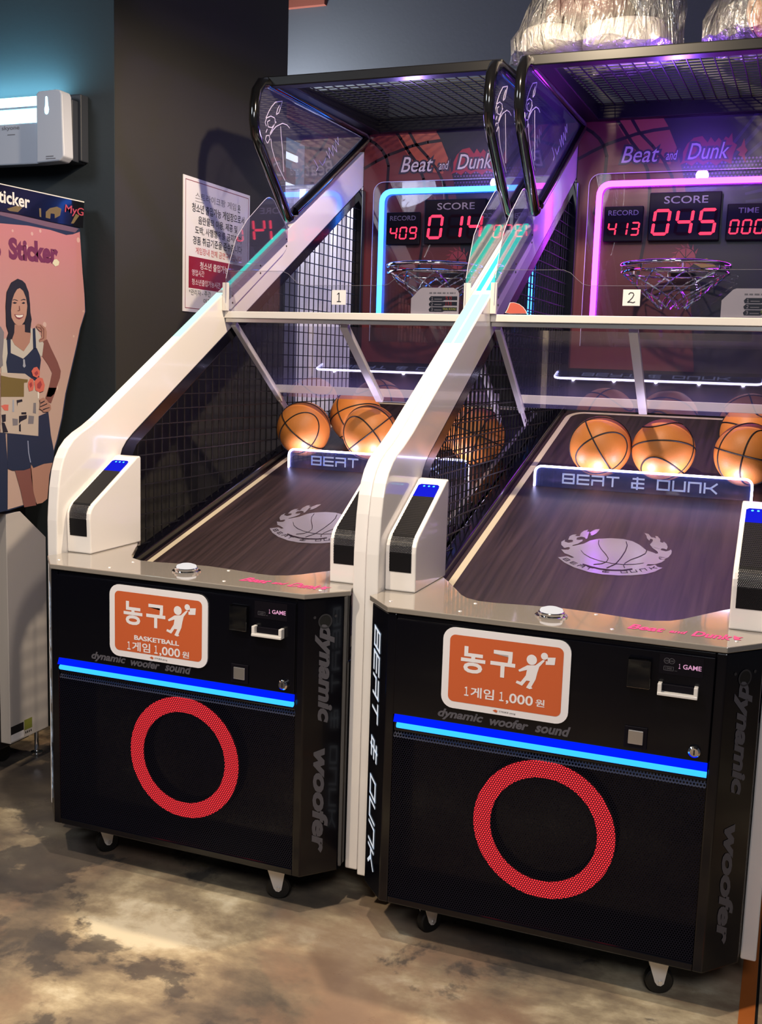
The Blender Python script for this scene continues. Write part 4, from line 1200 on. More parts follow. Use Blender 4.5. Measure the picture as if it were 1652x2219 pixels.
    for a in range(7):
        t0 = radians(20 + a * 24); c0 = Vector((0.530, Y - 0.0026, 1.985))
        e1 = c0 + Vector((cos(t0), 0, sin(t0))) * 0.046; e2 = c0 + Vector((cos(t0 + .25), 0, sin(t0 + .25))) * 0.046; e3 = c0 + Vector((cos(t0 + .35), 0, sin(t0 + .35))) * 0.066
        mb.face([e1, e2, e3], 'emblem_pink')
    for a in (-40, 0, 40, 90):
        t0 = radians(a); dd = Vector((sin(t0), 0, cos(t0)))
        mb.bar(Vector((0.53, Y - 0.003, 1.985)) - dd * 0.04, Vector((0.53, Y - 0.003, 1.985)) + dd * 0.04, 0.003, 0.0006, 'art_seam', up=(0, 1, 0))
    mb.face([(0.56, Y - 0.0020, 1.965), (0.62, Y - 0.0020, 1.985), (0.66, Y - 0.0020, 1.95), (0.60, Y - 0.0020, 1.945)], 'emblem_yellow')
    mb.build('board_emblem', bd, fix=False)
    # clear plate and the neon tube round the scores
    mb = MB('acrylic'); pl = [(0.097, 1.60), (0.097, 2.30)] + [(0.147 - 0.05 * cos(a), 2.30 + 0.05 * sin(a)) for a in [i * pi / 12 for i in range(1, 7)]]
    pl += [(W - x, z) for x, z in pl[::-1]]
    mb.prism(pl, 'y', 2.4095, 2.4125)
    np_ = mb.build('neon_plate', R)
    mb = MB('etch_line'); mb.tube([(x, 2.408, z) for x, z in pl], 0.0014, 5); mb.build('plate_edge', np_)
    mb = MB(neon)
    mb.tube([tuple(p) for p in arc_path([(0.147, 2.394, 1.715), (0.147, 2.394, 2.303), (W - 0.147, 2.394, 2.303), (W - 0.147, 2.394, 1.715)], 0.055)], 0.0125, 12)
    mb.build('neon_tube', R, smooth=True)
    # score boxes
    for x0, x1, z0_, z1_, cap, cb_, dg, db in ((0.174, 0.343, 2.056, 2.206, 'RECORD', (0.193, 2.167, 0.323, 2.189), record, (0.193, 2.080, 0.330, 2.138)),
                                                (0.367, 0.664, 2.057, 2.260, 'SCORE', (0.428, 2.212, 0.610, 2.243), score, (0.384, 2.079, 0.650, 2.190)),
                                                (0.690, 0.860, 2.056, 2.206, 'TIME', (0.735, 2.167, 0.817, 2.189), time_, (0.703, 2.080, 0.842, 2.141))):
        mb = MB('bezel_dark'); mb.box(x0, x1, 2.390, 2.4085, z0_, z1_)
        sb = mb.build('score_display', R, bevel=0.004)
        mb = MB('caption_grey'); mb.text(cap, (0, 2.3893, 0), (1, 0, 0), (0, 0, 1), cb_, bold=0.008)
        mb.build('display_caption', sb)
        on = MB('digit_on'); off = MB('digit_off')
        digits(on, off, dg, db[0], db[1], db[2], db[3], 2.3890)
        on.build('lit_digits', sb, fix=False); off.build('unlit_segments', sb, fix=False)
    # hoop with chain net
    hc = Vector((W / 2 + 0.004, 2.130, 1.926)); Rr = 0.213
    mb = MB('chrome')
    mb.tube([hc + Vector((Rr * cos(a), Rr * sin(a), 0)) for a in [2 * pi * i / 48 for i in range(48)]], 0.0085, 10, closed=True)
    mb.tube([hc + Vector((Rr * cos(a), Rr * sin(a), -0.030)) for a in [2 * pi * i / 48 for i in range(48)]], 0.0045, 8, closed=True)
    for a in range(8):
        t0 = 2 * pi * (a + .3) / 8
        q = hc + Vector((Rr * cos(t0), Rr * sin(t0), 0)); mb.tube([q, q - Vector((0, 0, 0.030))], 0.0035, 6)
    mb.box(hc.x - 0.05, hc.x + 0.05, hc.y + Rr - 0.006, 2.408, 1.916, 1.934)
    hp = mb.build('hoop', R, smooth=True)
    mb = MB('chain_steel')
    lv = [(0.206, -0.034), (0.165, -0.075), (0.125, -0.110), (0.088, -0.142), (0.058, -0.172)]
    ns = 10

    def net(l, k):
        r_, h = lv[l]; a = 2 * pi * (k + (l % 2) * 0.5) / ns
        return hc + Vector((r_ * cos(a), r_ * sin(a), h))
    for l_ in range(len(lv) - 1):
        for k in range(ns):
            for k2 in ((k, k - 1) if l_ % 2 == 0 else (k, k + 1)):
                a, b2 = net(l_, k), net(l_ + 1, k2)
                nl = max(2, int((b2 - a).length / 0.014))
                for q in range(nl):
                    s0 = a.lerp(b2, (q + 0.02) / nl); s1 = a.lerp(b2, (q + 0.90) / nl)
                    mb.bar(s0, s1, 0.0062 if q % 2 else 0.0026, 0.0026 if q % 2 else 0.0062)
    mb.build('chain_net', hp)

    # --- casters
    for cx, cy, ang, showfork in ((0.215, 0.115, -35, 0), (0.815, 0.085, -72, 1), (0.215, 2.25, 10, 1), (0.82, 2.25, -10, 1)):
        q = thing_child('caster', R, (cx, cy, 0), radians(ang))
        mb = MB('aluminium_light', 'screw_steel', 'dark_grey')
        mb.box(-0.03, 0.03, -0.03, 0.03, 0.112, 0.1195)
        for xx in (-0.018, 0.0155):
            mb.prism([(-0.036, 0.113), (0.026, 0.113), (0.012, 0.030), (0.005, 0.024), (-0.004, 0.026), (-0.010, 0.034)], 'x', xx, xx + 0.0025, 'aluminium_light')
        mb.lathe([(0.005, -0.021), (0.005, 0.021)], (0.0, 0.003, 0.034), 'x', 12, 'screw_steel')
        mb.build('fork', q)
        mb = MB('black_rubber'); mb.lathe([(0.010, -0.013), (0.030, -0.013), (0.034, -0.009), (0.034, 0.009), (0.030, 0.013), (0.010, 0.013)], (0, 0.003, 0.034), 'x', 28)
        mb.build('wheel', q, smooth=True)
    return R


def thing_child(name, parent, loc, rz):
    o = bpy.data.objects.new(name, None); COL.objects.link(o)
    o.parent = parent; o.location = loc; o.rotation_euler = (0, 0, rz); o.empty_display_size = 0.03
    return o


M2_LOC = Vector((1.0449, -0.0234, 0.0)); M2_ROT = 0.0038
M1 = build_machine((0, 0, 0), 0.0, 'white and black basketball machine with blue neon, score 014, nearer the pillar', 'neon_blue', '409', '014', '000', ((0.46, 0.30, 1.0), 7.0))
M2 = build_machine(M2_LOC, M2_ROT, 'white and black basketball machine with magenta neon, score 045, nearer the camera', 'neon_magenta', '413', '045', '000', ((0.24, 0.09, 1.0), 17.0))
bpy.context.view_layer.update()
M2_MAT = Matrix.Translation(M2_LOC) @ Matrix.Rotation(M2_ROT, 4, 'Z')


def at2(p):
    return M2_MAT @ Vector(p)


# ------------------------------------------------------------------ basketballs
BR = 0.114


def make_ball(loc, rot, label, group, mark=None, r=BR):
    mb = MB('ball_rubber')
    n1, n2 = 48, 28
    mb.lathe([(max(1e-6, r * sin(pi * j / n2)), -r * cos(pi * j / n2)) for j in range(n2 + 1)], (0, 0, 0), 'z', n1)
    o = mb.build('basketball', smooth=True)
    o.location = loc; o.rotation_euler = [radians(a) for a in rot]
    sm = MB('seam_black')
    rr = r + 0.0002
    def ringpts(f, n=64):
        return [Vector(f(2 * pi * i / n)).normalized() * rr for i in range(n)]
    sm.tube(ringpts(lambda a: (cos(a), sin(a), 0)), 0.0029, 6, closed=True)
    sm.tube(ringpts(lambda a: (cos(a), 0, sin(a))), 0.0029, 6, closed=True)
    for s in (1, -1):
        sm.tube(ringpts(lambda a: (0.62 * cos(a), s * (0.62 + 0.16 * cos(2 * a)), 0.78 * sin(a))), 0.0029, 6, closed=True)
    sm.build('seams', o, smooth=True)
    if mark:
        mk = MB('ball_ink')
        for i in range(4):
            pass
        # small printed patch, following the ball
        A = Vector(mark).normalized(); U = Vector((0, 0, 1)).cross(A).normalized(); V = A.cross(U)
        for a, b2, w, h in ((-0.018, 0.007, 0.036, 0.0022), (-0.018, -0.009, 0.036, 0.0022), (-0.018, -0.009, 0.002, 0.018), (0.016, -0.009, 0.002, 0.018), (-0.012, -0.005, 0.004, 0.010), (-0.004, -0.005, 0.004, 0.010), (0.004, -0.005, 0.007, 0.010)):
            q = []
            for du, dv in ((0, 0), (w, 0), (w, h), (0, h)):
                q.append((A * r + U * (a + du) + V * (b2 + dv)).normalized() * (r + 0.0006))
            mk.face(q)
        mk.build('ball_print', o)
    return tag(o, label, 'ball', group)


G1 = 'basketballs in the blue neon machine'; G2 = 'basketballs in the magenta neon machine'
BN = Vector((0, -sin(0.2611), cos(0.2611)))


def onfield(x, y, extra=0.0006):
    """centre of a ball lying on the sloping playfield, y of its centre"""
    return Vector((x, y, fz(y) + (BR + extra) / cos(0.2611)))


make_ball(onfield(0.137, 1.607), (15, 40, 20), 'orange basketball against the wire side, farthest left behind the blue machine light bar', G1, (0.6, -0.75, 0.0))
make_ball(onfield(0.292, 1.805), (60, 10, 70), 'orange basketball in the second row, half hidden behind two balls of the blue machine', G1)
make_ball(onfield(0.440, 1.607), (20, -35, -15), 'orange basketball second from the left at the light bar, partly behind the white arm', G1)
make_ball(onfield(0.885, 1.640), (10, 20, 60), 'orange basketball seen through the wire side beside the white arm', G1)
make_ball(onfield(0.700, 1.780), (40, 50, 10), 'orange basketball mostly hidden behind the white arm between the machines', G1)
make_ball(at2(onfield(0.348, 1.607)), (25, 55, 35), 'orange basketball farthest left at the light bar of the magenta machine', G2)
make_ball(at2(onfield(0.580, 1.607)), (70, -10, -15), 'orange basketball with dark print in the middle of the magenta light bar', G2, (0.1, -0.3, -1.0))
make_ball(at2(onfield(0.872, 1.607)), (5, 10, 35), 'orange basketball at the right end of the magenta light bar, in front', G2)
make_ball(at2(onfield(0.872, 1.838)), (80, 20, 10), 'orange basketball peeking out above the rightmost ball of the magenta machine', G2)

# ------------------------------------------------------------------ price signs


def price_sign(m, x0, x1, z0, z1, label, with_en):
    y = -0.0062
    root = thing('price_sign', tuple(m @ Vector(((x0 + x1) / 2, y, z0))), label, 'sign', 'orange price signs', M2_ROT if m is not I4 else 0.0)
    ox, oz = (x0 + x1) / 2, z0
    mb = MB('sign_white'); mb.prism([(x - ox, z - oz) for x, z in rrect(x0, z0, x1, z1, 0.030)], 'y', -0.004, 0)
    mb.build('sign_plate', root)
    mb = MB('sign_orange')
    i_ = 0.0175
    mb.face([(x - ox, -0.0044, z - oz) for x, z in rrect(x0 + i_, z0 + i_, x1 - i_, z1 - i_, 0.014)])
    mb.build('sign_field', root)
    w = x1 - x0; h = z1 - z0
    A = ((1, 0, 0), (0, 0, 1)); O = (0, -0.0049, 0)

    def bx(a, b2, c, d):
        return (-w / 2 + a * w, b2 * h, -w / 2 + c * w, d * h)
    mb = MB('sign_white', 'ink_black', 'sign_orange')
    mb.text('농', O, *A, bx(0.150, 0.465, 0.345, 0.790), 'sign_white', bold=0.03)
    mb.text('구', O, *A, bx(0.385, 0.465, 0.580, 0.790), 'sign_white', bold=0.03)
    if with_en:
        mb.text('BASKETBALL', O, *A, bx(0.26, 0.262, 0.72, 0.328), 'sign_white', bold=0.03)
        yb = 0.105
    else:
        yb = 0.17
    mb.text('１', O, *A, bx(0.188, yb + 0.008, 0.222, yb + 0.122), 'sign_white', bold=0.018)
    mb.text('게임', O, *A, bx(0.238, yb, 0.425, yb + 0.130), 'sign_white', bold=0.018)
    mb.text('１', O, *A, bx(0.468, yb + 0.006, 0.502, yb + 0.120), 'sign_white', bold=0.018)
    mb.text(',000', O, *A, bx(0.520, yb - 0.020, 0.730, yb + 0.120), 'sign_white', bold=0.018)
    mb.text('원', O, *A, bx(0.750, yb + 0.005, 0.820, yb + 0.095), 'sign_white', bold=0.018)
    # dunking figure
    dy_ = 0.02 if with_en else 0.0

    def pf_(pts):
        mb.face([(-w / 2 + a * w, -0.0049, (b2 + dy_) * h) for a, b2 in pts], 'sign_white')
    mb.disc((-w / 2 + 0.705 * w, -0.0050, (0.728 + dy_) * h), (1, 0, 0), (0, 0, 1), 0.0125, 20, 'sign_white')
    mb.disc((-w / 2 + 0.800 * w, -0.0052, (0.790 + dy_) * h), (1, 0, 0), (0, 0, 1), 0.0085, 18, 'sign_white')
    pf_([(0.672, 0.655), (0.735, 0.668), (0.790, 0.745), (0.806, 0.738), (0.765, 0.655), (0.752, 0.58), (0.742, 0.50), (0.712, 0.40), (0.722, 0.385), (0.700, 0.372), (0.672, 0.385), (0.700, 0.47), (0.672, 0.47), (0.640, 0.40), (0.590, 0.425), (0.598, 0.455), (0.628, 0.445), (0.665, 0.53), (0.672, 0.60), (0.615, 0.565), (0.605, 0.585)])
    pf_([(0.812, 0.690), (0.880, 0.700), (0.885, 0.790), (0.822, 0.780), (0.826, 0.735), (0.812, 0.735)])
    # maker mark along the lower rim
    mb.face([(-w / 2 + a * w, -0.0049, b2 * h) for a, b2 in ((0.42, 0.045), (0.45, 0.025), (0.46, 0.05), (0.44, 0.062))], 'sign_orange')
    mb.text('STRIKE pang', O, *A, bx(0.47, 0.030, 0.60, 0.055), 'ink_black')
    mb.build('sign_lettering', root, fix=False)
    return root


I4 = Matrix.Identity(4)
price_sign(I4, 0.322, 0.637, 0.662, 0.866, 'orange price sign with BASKETBALL line, on the door of the blue neon machine', True)
price_sign(M2_MAT, 0.264, 0.577, 0.668, 0.870, 'orange price sign without an English line, on the door of the magenta neon machine', False)

# number cards taped to the clear sheets
for m, rz, x0, z0, ch_, lb in ((I4, 0, 0.478, 1.699, '1', 'small white card with number 1 on the blue machine clear sheet'), (M2_MAT, M2_ROT, 0.474, 1.704, '2', 'small white card with handwritten number 2 on the magenta machine clear sheet')):
    r_ = thing('number_card', tuple(m @ Vector((x0 + 0.0275, 1.1048, z0))), lb, 'card', 'number cards', rz)
    mb = MB('paper_white'); mb.box(-0.0275, 0.0275, -0.001, 0, 0, 0.0515); mb.build('card_sheet', r_)
    mb = MB('ink_black')
    if ch_ == '1':
        for a, b2 in (((0.001, 0.012), (0.001, 0.042)), ((0.001, 0.042), (-0.006, 0.036)), ((-0.007, 0.011), (0.009, 0.011))):
            mb.bar((a[0], -0.0014, a[1]), (b2[0], -0.0014, b2[1]), 0.0030, 0.0006, up=(0, 1, 0))
    else:
        P = [(-0.010, 0.036), (-0.004, 0.042), (0.004, 0.041), (0.007, 0.035), (0.003, 0.026), (-0.006, 0.016), (-0.012, 0.011), (-0.004, 0.012), (0.006, 0.010), (0.012, 0.013)]
        for a, b2 in zip(P, P[1:]):
            mb.bar((a[0], -0.0014, a[1]), (b2[0], -0.0014, b2[1]), 0.0024, 0.0006, up=(0, 1, 0))
    mb.build('card_number', r_)

# round score info cards by the clear sheets (the square code is left off)
for m, rz, lb in ((I4, 0, 'grey info card with three dark rows behind the blue machine clear sheet'), (M2_MAT, M2_ROT, 'grey info card with three dark rows behind the magenta machine clear sheet')):
    r_ = thing('info_card', tuple(m @ Vector((0.865, 1.1135, 1.6720))), lb, 'card', 'grey info cards', rz)
    c = [(-0.087, 0.0), (-0.087, 0.052), (-0.055, 0.085), (-0.045, 0.089), (0.066, 0.089), (0.082, 0.080), (0.088, 0.068), (0.088, 0.0)]
    mb = MB('qr_card'); mb.prism(c, 'y', 0, 0.003); mb.build('card_plate', r_)
    mb = MB('qr_dark', 'qr_card', 'qr_lime', 'ink_red', 'ink_grey')
    for k in range(3):
        z = 0.044 - k * 0.0185
        mb.face([(-0.018, -0.0004, z), (0.030, -0.0004, z), (0.036, -0.0004, z + 0.003), (0.082, -0.0004, z + 0.003), (0.082, -0.0004, z + 0.016), (-0.014, -0.0004, z + 0.016), (-0.021, -0.0004, z + 0.008)], 'qr_dark')
        mb.text('１２３'[k], (0, -0.0008, 0), (1, 0, 0), (0, 0, 1), (-0.012, z + 0.003, -0.006, z + 0.013), 'qr_card')
        mb.face([(-0.001, -0.0008, z + 0.0045), (0.026, -0.0008, z + 0.0045), (0.026, -0.0008, z + 0.0075), (-0.001, -0.0008, z + 0.0075)], 'ink_grey')
        mb.face([(-0.003, -0.0005, z), (0.031, -0.0005, z), (0.031, -0.0005, z + .003), (-0.003, -0.0005, z + .003)], 'qr_dark')
        if k < 2:
            mb.text(('５０', '１５０')[k], (0, -0.0008, 0), (1, 0, 0), (0, 0, 1), (0.040, z + 0.004, 0.062, z + 0.0155), 'ink_red')
        else:
            mb.text('FINAL ROUND', (0, -0.0008, 0), (1, 0, 0), (0, 0, 1), (0.032, z + 0.006, 0.079, z + 0.014), 'qr_lime')
    for a, w_ in ((-0.020, 0.010), (-0.006, 0.011), (0.009, 0.015), (0.028, 0.011), (0.044, 0.006), (0.054, 0.014), (0.071, 0.004)):
        mb.face([(a, -0.0004, 0.0685), (a + w_, -0.0004, 0.0685), (a + w_, -0.0004, 0.0735), (a, -0.0004, 0.0735)], 'ink_grey')
    mb.build('card_print', r_, fix=False)

# torn sticker left on the clear sheet of the second machine
r_ = thing('torn_sticker', tuple(at2((0.125, 1.1048, 1.6725))), 'torn pale red sticker scrap at the left of the magenta machine clear sheet', 'sticker', None, M2_ROT)
poly = [(-0.036, 0.004), (-0.030, 0.014), (-0.022, 0.036), (-0.010, 0.037), (0.008, 0.032), (0.022, 0.022), (0.033, 0.008), (0.034, 0.002), (-0.020, 0.001)]
mb = MB('paper_white'); mb.prism([(x * 1.08, z * 1.06) for x, z in poly], 'y', -0.0006, 0); mb.build('sticker_back', r_)
mb = MB('fragment_red'); mb.face([(x, -0.001, z + .001) for x, z in poly]); mb.build('sticker_print', r_)

# ------------------------------------------------------------------ bags on the canopies


def crumple(p, s, amp):
    v = Vector(p)
    return amp * (sin(v.x * 31 * s + 1.3 * sin(v.z * 17 * s)) * 0.5 + sin(v.y * 23 * s + v.z * 29 * s + 2.1) * 0.5 + 0.6 * sin(v.x * 61 * s - v.z * 47 * s))


def blob(name, mat, c, rad, parent=None, amp=0.0, s=1.0, n1=28, n2=18, flat=None, power=1.0):
    mb = MB(mat)
    for j in range(n2 + 1):
        ph = pi * j / n2
        for a in range(n1):
            th = 2 * pi * a / n1
            d = Vector((sin(ph) * cos(th), sin(ph) * sin(th), -cos(ph)))
            d = Vector([math.copysign(abs(q) ** power, q) for q in d])
            k = 1 + crumple(d, s, amp)
            p = Vector((d.x * rad[0], d.y * rad[1], d.z * rad[2])) * k
            if flat is not None and p.z < flat:
                p.z = flat + (p.z - flat) * 0.02
            mb.v.append(tuple(p))
    for j in range(n2):
        for a in range(n1):
            h = (a + 1) % n1
            mb.f.append((j * n1 + a, j * n1 + h, (j + 1) * n1 + h, (j + 1) * n1 + a)); mb.m.append(0)
    o = mb.build(name, parent, smooth=True)
    o.location = c
    return o


def bag(loc, outline, rad, label, seed, group):
    """soft clear bag, gathered at the top, standing on the wire roof"""
    rnd = random.Random(seed)
    mb = MB('plastic_film')
    n1 = 56
    folds = [(rnd.uniform(5, 13), rnd.uniform(0, 6.3), rnd.uniform(0.010, 0.032)) for _ in range(5)]
    for h, kx, ky, ox in outline:
        for a in range(n1):
            th = 2 * pi * a / n1
            f_ = 1 + sum(am * sin(fr * th + ph + h * 9) for fr, ph, am in folds) * (0.5 + 2.2 * h)
            q_ = 1 + 0.035 * sin(23 * th + 60 * h) * sin(41 * h + 3 * th)
            mb.v.append((ox + rad[0] * kx * cos(th) * f_ * q_, rad[1] * ky * sin(th) * f_ * q_, max(0.0, h + 0.010 * sin(9 * th + 31 * h))))
    nr = len(outline)
    for j in range(nr - 1):
        for a in range(n1):
            h = (a + 1) % n1
            mb.f.append((j * n1 + a, j * n1 + h, (j + 1) * n1 + h, (j + 1) * n1 + a)); mb.m.append(0)
    mb.f.append(tuple(range(n1 - 1, -1, -1))); mb.m.append(0)
    o = mb.build('plastic_bag', smooth=True, fix=False)
    o.location = loc
    return tag(o, label, 'bag', group)


RZ = 2.612
bag(tuple(at2((0.235, 1.70, RZ + 0.012))), [(0.0, 0.86, 0.92, 0), (0.02, 1.0, 1.0, -0.008), (0.07, 1.0, 1.0, -0.012), (0.12, 0.95, 0.98, 0.0), (0.17, 0.90, 0.95, 0.015), (0.23, 0.84, 0.9, 0.03), (0.30, 0.74, 0.82, 0.04), (0.38, 0.55, 0.62, 0.05), (0.45, 0.30, 0.35, 0.055), (0.52, 0.16, 0.16, 0.055)],
    (0.315, 0.245), 'clear plastic bag of white and red cushions on the magenta machine roof', 3, 'plastic bags on the roof')
c1 = blob('cushion', 'plush_white', tuple(at2((0.345, 1.70, RZ + 0.072))), (0.155, 0.17, 0.062), amp=0.03, s=0.12, power=0.62)
tag(c1, 'white cushion at the right inside the clear bag on the magenta machine roof', 'cushion', 'cushions in the clear bag')
c2 = blob('cushion', 'plush_white', tuple(at2((0.075, 1.68, RZ + 0.070))), (0.105, 0.16, 0.060), amp=0.03, s=0.14, power=0.62)
tag(c2, 'white cushion at the left inside the clear bag on the magenta machine roof', 'cushion', 'cushions in the clear bag')
c3 = blob('cushion', 'plush_red', tuple(at2((0.20, 1.70, RZ + 0.187))), (0.16, 0.14, 0.05), amp=0.03, s=0.12, power=0.75)
tag(c3, 'red cushion lying on the white cushions inside the clear bag', 'cushion', 'cushions in the clear bag')
bag(tuple(at2((0.80, 1.66, RZ + 0.012))), [(0.0, 0.85, 0.9, 0), (0.02, 1.0, 1.0, 0), (0.08, 0.98, 1.0, 0), (0.14, 0.90, 0.95, 0.01), (0.20, 0.78, 0.86, 0.03), (0.26, 0.60, 0.7, 0.04), (0.33, 0.35, 0.45, 0.05), (0.40, 0.2, 0.2, 0.05)],
    (0.185, 0.20), 'clear plastic bag with a basketball inside, at the right on the magenta machine roof', 11, 'plastic bags on the roof')
make_ball(at2((0.868, 1.64, RZ + 0.017 + BR)), (30, 15, 50), 'orange basketball inside the clear bag on the magenta machine roof', 'basketballs stored on the roof')

# ------------------------------------------------------------------ notice on the pillar
nr_ = thing('notice_board', (-0.3195, 1.658, 1.682), 'white rule notice with red box hanging on the dark pillar', 'notice')
U, V = (0, 1, 0), (0, 0, 1)
w2, hN = 0.279, 0.545
mb = MB('paper_white'); mb.box(0, 0.005, -w2, w2, 0, hN); mb.build('notice_plate', nr_, bevel=0.001)
mb = MB('notice_line', 'notice_red')
t = 0.003; i_ = 0.014
for a, b2, c, d in ((-w2 + i_, i_, w2 - i_, i_ + t), (-w2 + i_, hN - i_ - t, w2 - i_, hN - i_), (-w2 + i_, i_, -w2 + i_ + t, hN - i_), (w2 - i_ - t, i_, w2 - i_, hN - i_)):
    mb.face([(0.0054, a, b2), (0.0054, c, b2), (0.0054, c, d), (0.0054, a, d)])
mb.face([(0.0054, -0.238, 0.098), (0.0054, 0.245, 0.098), (0.0054, 0.245, 0.227), (0.0054, -0.238, 0.227)], 'notice_red')
mb.build('notice_frame', nr_)
mb = MB('ink_black', 'ink_red', 'paper_white', 'ink_grey')
O = (0.0058, 0, 0)
for tx, bx_, mt, bo in (('스트라이크팡 게임', (-0.19, 0.460, 0.150, 0.490), 'ink_grey', 0.0), ('은', (0.165, 0.455, 0.190, 0.488), 'ink_black', 0.01),
                        ('청소년 출입가능 게임장으로서', (-0.215, 0.408, 0.225, 0.444), 'ink_black', 0.01), ('음란물의 이용, 제공 및', (-0.165, 0.362, 0.165, 0.396), 'ink_black', 0.01),
                        ('도박, 사행행위를 금지하며', (-0.190, 0.320, 0.200, 0.354), 'ink_black', 0.01), ('경품 취급기준을 준수합니다', (-0.207, 0.278, 0.207, 0.312), 'ink_black', 0.01),
                        ('게임장내 전체 금연구역입니다', (-0.185, 0.240, 0.205, 0.268), 'ink_red', 0.0), ('청소년 출입가능', (-0.150, 0.180, 0.085, 0.212), 'paper_white', 0.01),
                        ('영업시간', (-0.213, 0.150, -0.115, 0.176), 'paper_white', 0.0), ('청소년출입가능시간', (-0.213, 0.112, 0.02, 0.138), 'paper_white', 0.0),
                        ('*관리자 - 주간', (-0.235, 0.070, -0.06, 0.094), 'ink_black', 0.0), ('야간', (-0.12, 0.040, -0.06, 0.062), 'ink_black', 0.0)):
    mb.text(tx, O, U, V, bx_, mt, bold=bo)
mb.face([(0.0058, -0.19, 0.452), (0.0058, -0.12, 0.452), (0.0058, -0.12, 0.454), (0.0058, -0.19, 0.454)], 'ink_grey')
mb.build('notice_lettering', nr_, fix=False)

# ------------------------------------------------------------------ insect light trap on the wall above the booth
lamp('trap_uplight', 'AREA', (-0.78, 0.86, 2.43), (-0.78, 0.905, 3.0), 4.0, (0.30, 0.80, 1.0), 0.10)
tl_ = bpy.data.objects['trap_uplight'].data; tl_.shape = 'RECTANGLE'; tl_.size = 0.5; tl_.size_y = 0.06
tr = thing('insect_light_trap', (-0.62, 0.86, 2.17), 'white wall mounted insect light trap with glowing blue tubes above the sticker booth', 'light trap')
ox, oz, oy = -0.62, 2.17, 0.86


def tbox(m_, x0, x1, y0, y1, z0, z1, mat=None):
    m_.box(x0 - ox, x1 - ox, y0 - oy, y1 - oy, z0 - oz, z1 - oz, mat)


mb = MB('trap_side'); tbox(mb, -1.02, -0.445, 0.842, 0.9205, 2.185, 2.40); tbox(mb, -0.50, -0.432, 0.875, 0.9205, 2.190, 2.425)
mb.build('trap_housing', tr, bevel=0.004)
mb = MB('trap_body')
tbox(mb, -1.02, -0.55, 0.80, 0.842, 2.172, 2.318)
mb.prism([(x - ox, z - oz) for x, z in [(-0.560, 2.172), (-0.458, 2.176), (-0.439, 2.192), (-0.446, 2.405), (-0.452, 2.418), (-0.470, 2.422), (-0.545, 2.420), (-0.558, 2.412)]], 'y', 0.786 - oy, 0.842 - oy)
tbox(mb, -1.02, -0.555, 0.800, 0.842, 2.366, 2.376)
mb.build('trap_cover', tr, bevel=0.005)
mb = MB('tube_blue')
tbox(mb, -1.02, -0.560, 0.806, 0.842, 2.3765, 2.409); tbox(mb, -1.02, -0.561, 0.806, 0.842, 2.3185, 2.3655)
mb.build('trap_tubes', tr)
mb = MB('tube_blue')
mb.face([(x - ox, 0.7855 - oy, z - oz) for x, z in [(-0.5125, 2.400), (-0.508, 2.398), (-0.505, 2.37), (-0.502, 2.355), (-0.505, 2.342), (-0.512, 2.338), (-0.519, 2.342), (-0.521, 2.355), (-0.517, 2.37), (-0.516, 2.398)]])
mb.build('trap_indicator', tr)
mb = MB('ink_grey')
A = ((1, 0, 0), (0, 0, 1))
mb.text('skyone', (-ox, 0.7995 - oy, -oz), *A, (-0.725, 2.292, -0.645, 2.310), bold=0.01)
for (a, z_, w_, y_) in ((-0.70, 2.277, 0.035, 0.7995), (-0.517, 2.192, 0.033, 0.7855), (-0.517, 2.184, 0.042, 0.7855)):
    mb.face([(a - ox, y_ - oy, z_ - oz), (a + w_ - ox, y_ - oy, z_ - oz), (a + w_ - ox, y_ - oy, z_ + 0.003 - oz), (a - ox, y_ - oy, z_ + 0.003 - oz)])
mb.build('trap_lettering', tr)

# ------------------------------------------------------------------ photo sticker booth
XB = -0.42
bo_ = thing('photo_sticker_booth', (-0.75, 0.40, 0.0), 'photo sticker booth with pink poster of a smiling woman, left of the machines', 'photo booth')
bx0, by0 = -0.75, 0.40


def BP(p, x):
    return (x - bx0, p[0] - by0, p[1])


polys = {}
for nm, layer, mat, pts in BOOTH:
    polys.setdefault(nm, pts)
mb = MB('booth_black'); mb.box(-1.15 - bx0, -0.475 - bx0, -0.25 - by0, 0.60 - by0, 0.09, 1.98)
mb.build('booth_body', bo_, bevel=0.005)
mb = MB('booth_black')
hd = [(-0.25, 2.029)] + polys['header'][1:3] + polys['header'][3:7] + [(-0.25, 1.951)]
mb.prism([(p[0] - by0, p[1]) for p in hd], 'x', -0.474 - bx0, XB + 0.004 - bx0)
hdo = mb.build('booth_header', bo_)
mb = MB('print_white', 'print_gold', 'print_booth_text', 'print_booth_pinktext')
xs = XB + 0.0046
mb.face([BP(p, xs) for p in [(-0.25, 2.028)] + polys['header_line'][1:5] + [(-0.25, 2.025)]], 'print_white')
for nm, layer, mat, pts in BOOTH:
    if nm == 'ghost':
        mb.face([BP(p, xs) for p in pts], 'print_gold')
Ob = (xs + .0004 - bx0, -by0, 0)
mb.text('Sticker', Ob, U, V, (0.394, 1.978, 0.573, 2.021), 'print_booth_text', bold=0.025)
mb.text('MyG', Ob, U, V, (0.757, 1.985, 0.865, 2.021), 'print_booth_pinktext', shear=0.1, bold=0.01)
mb.build('header_print', hdo, fix=False)
mb = MB('booth_edge')
po = [(-0.25, 1.951)] + polys['poster'][1:-1] + [(-0.25, 0.945)]
mb.prism([(p[0] - by0, p[1]) for p in po], 'x', -0.4735 - bx0, XB - bx0)
pn = mb.build('poster_panel', bo_)
mb = MB('poster_ground', 'print_mauve', 'print_plum')
mb.face([BP(p, XB + 0.0006) for p in [(-0.24, 1.945)] + polys['poster'][1:4] + [(0.840, 1.946)] + [(0.82, 1.93), (0.69, 1.93), (0.43, 1.938), (-0.24, 1.938)]], 'print_mauve')
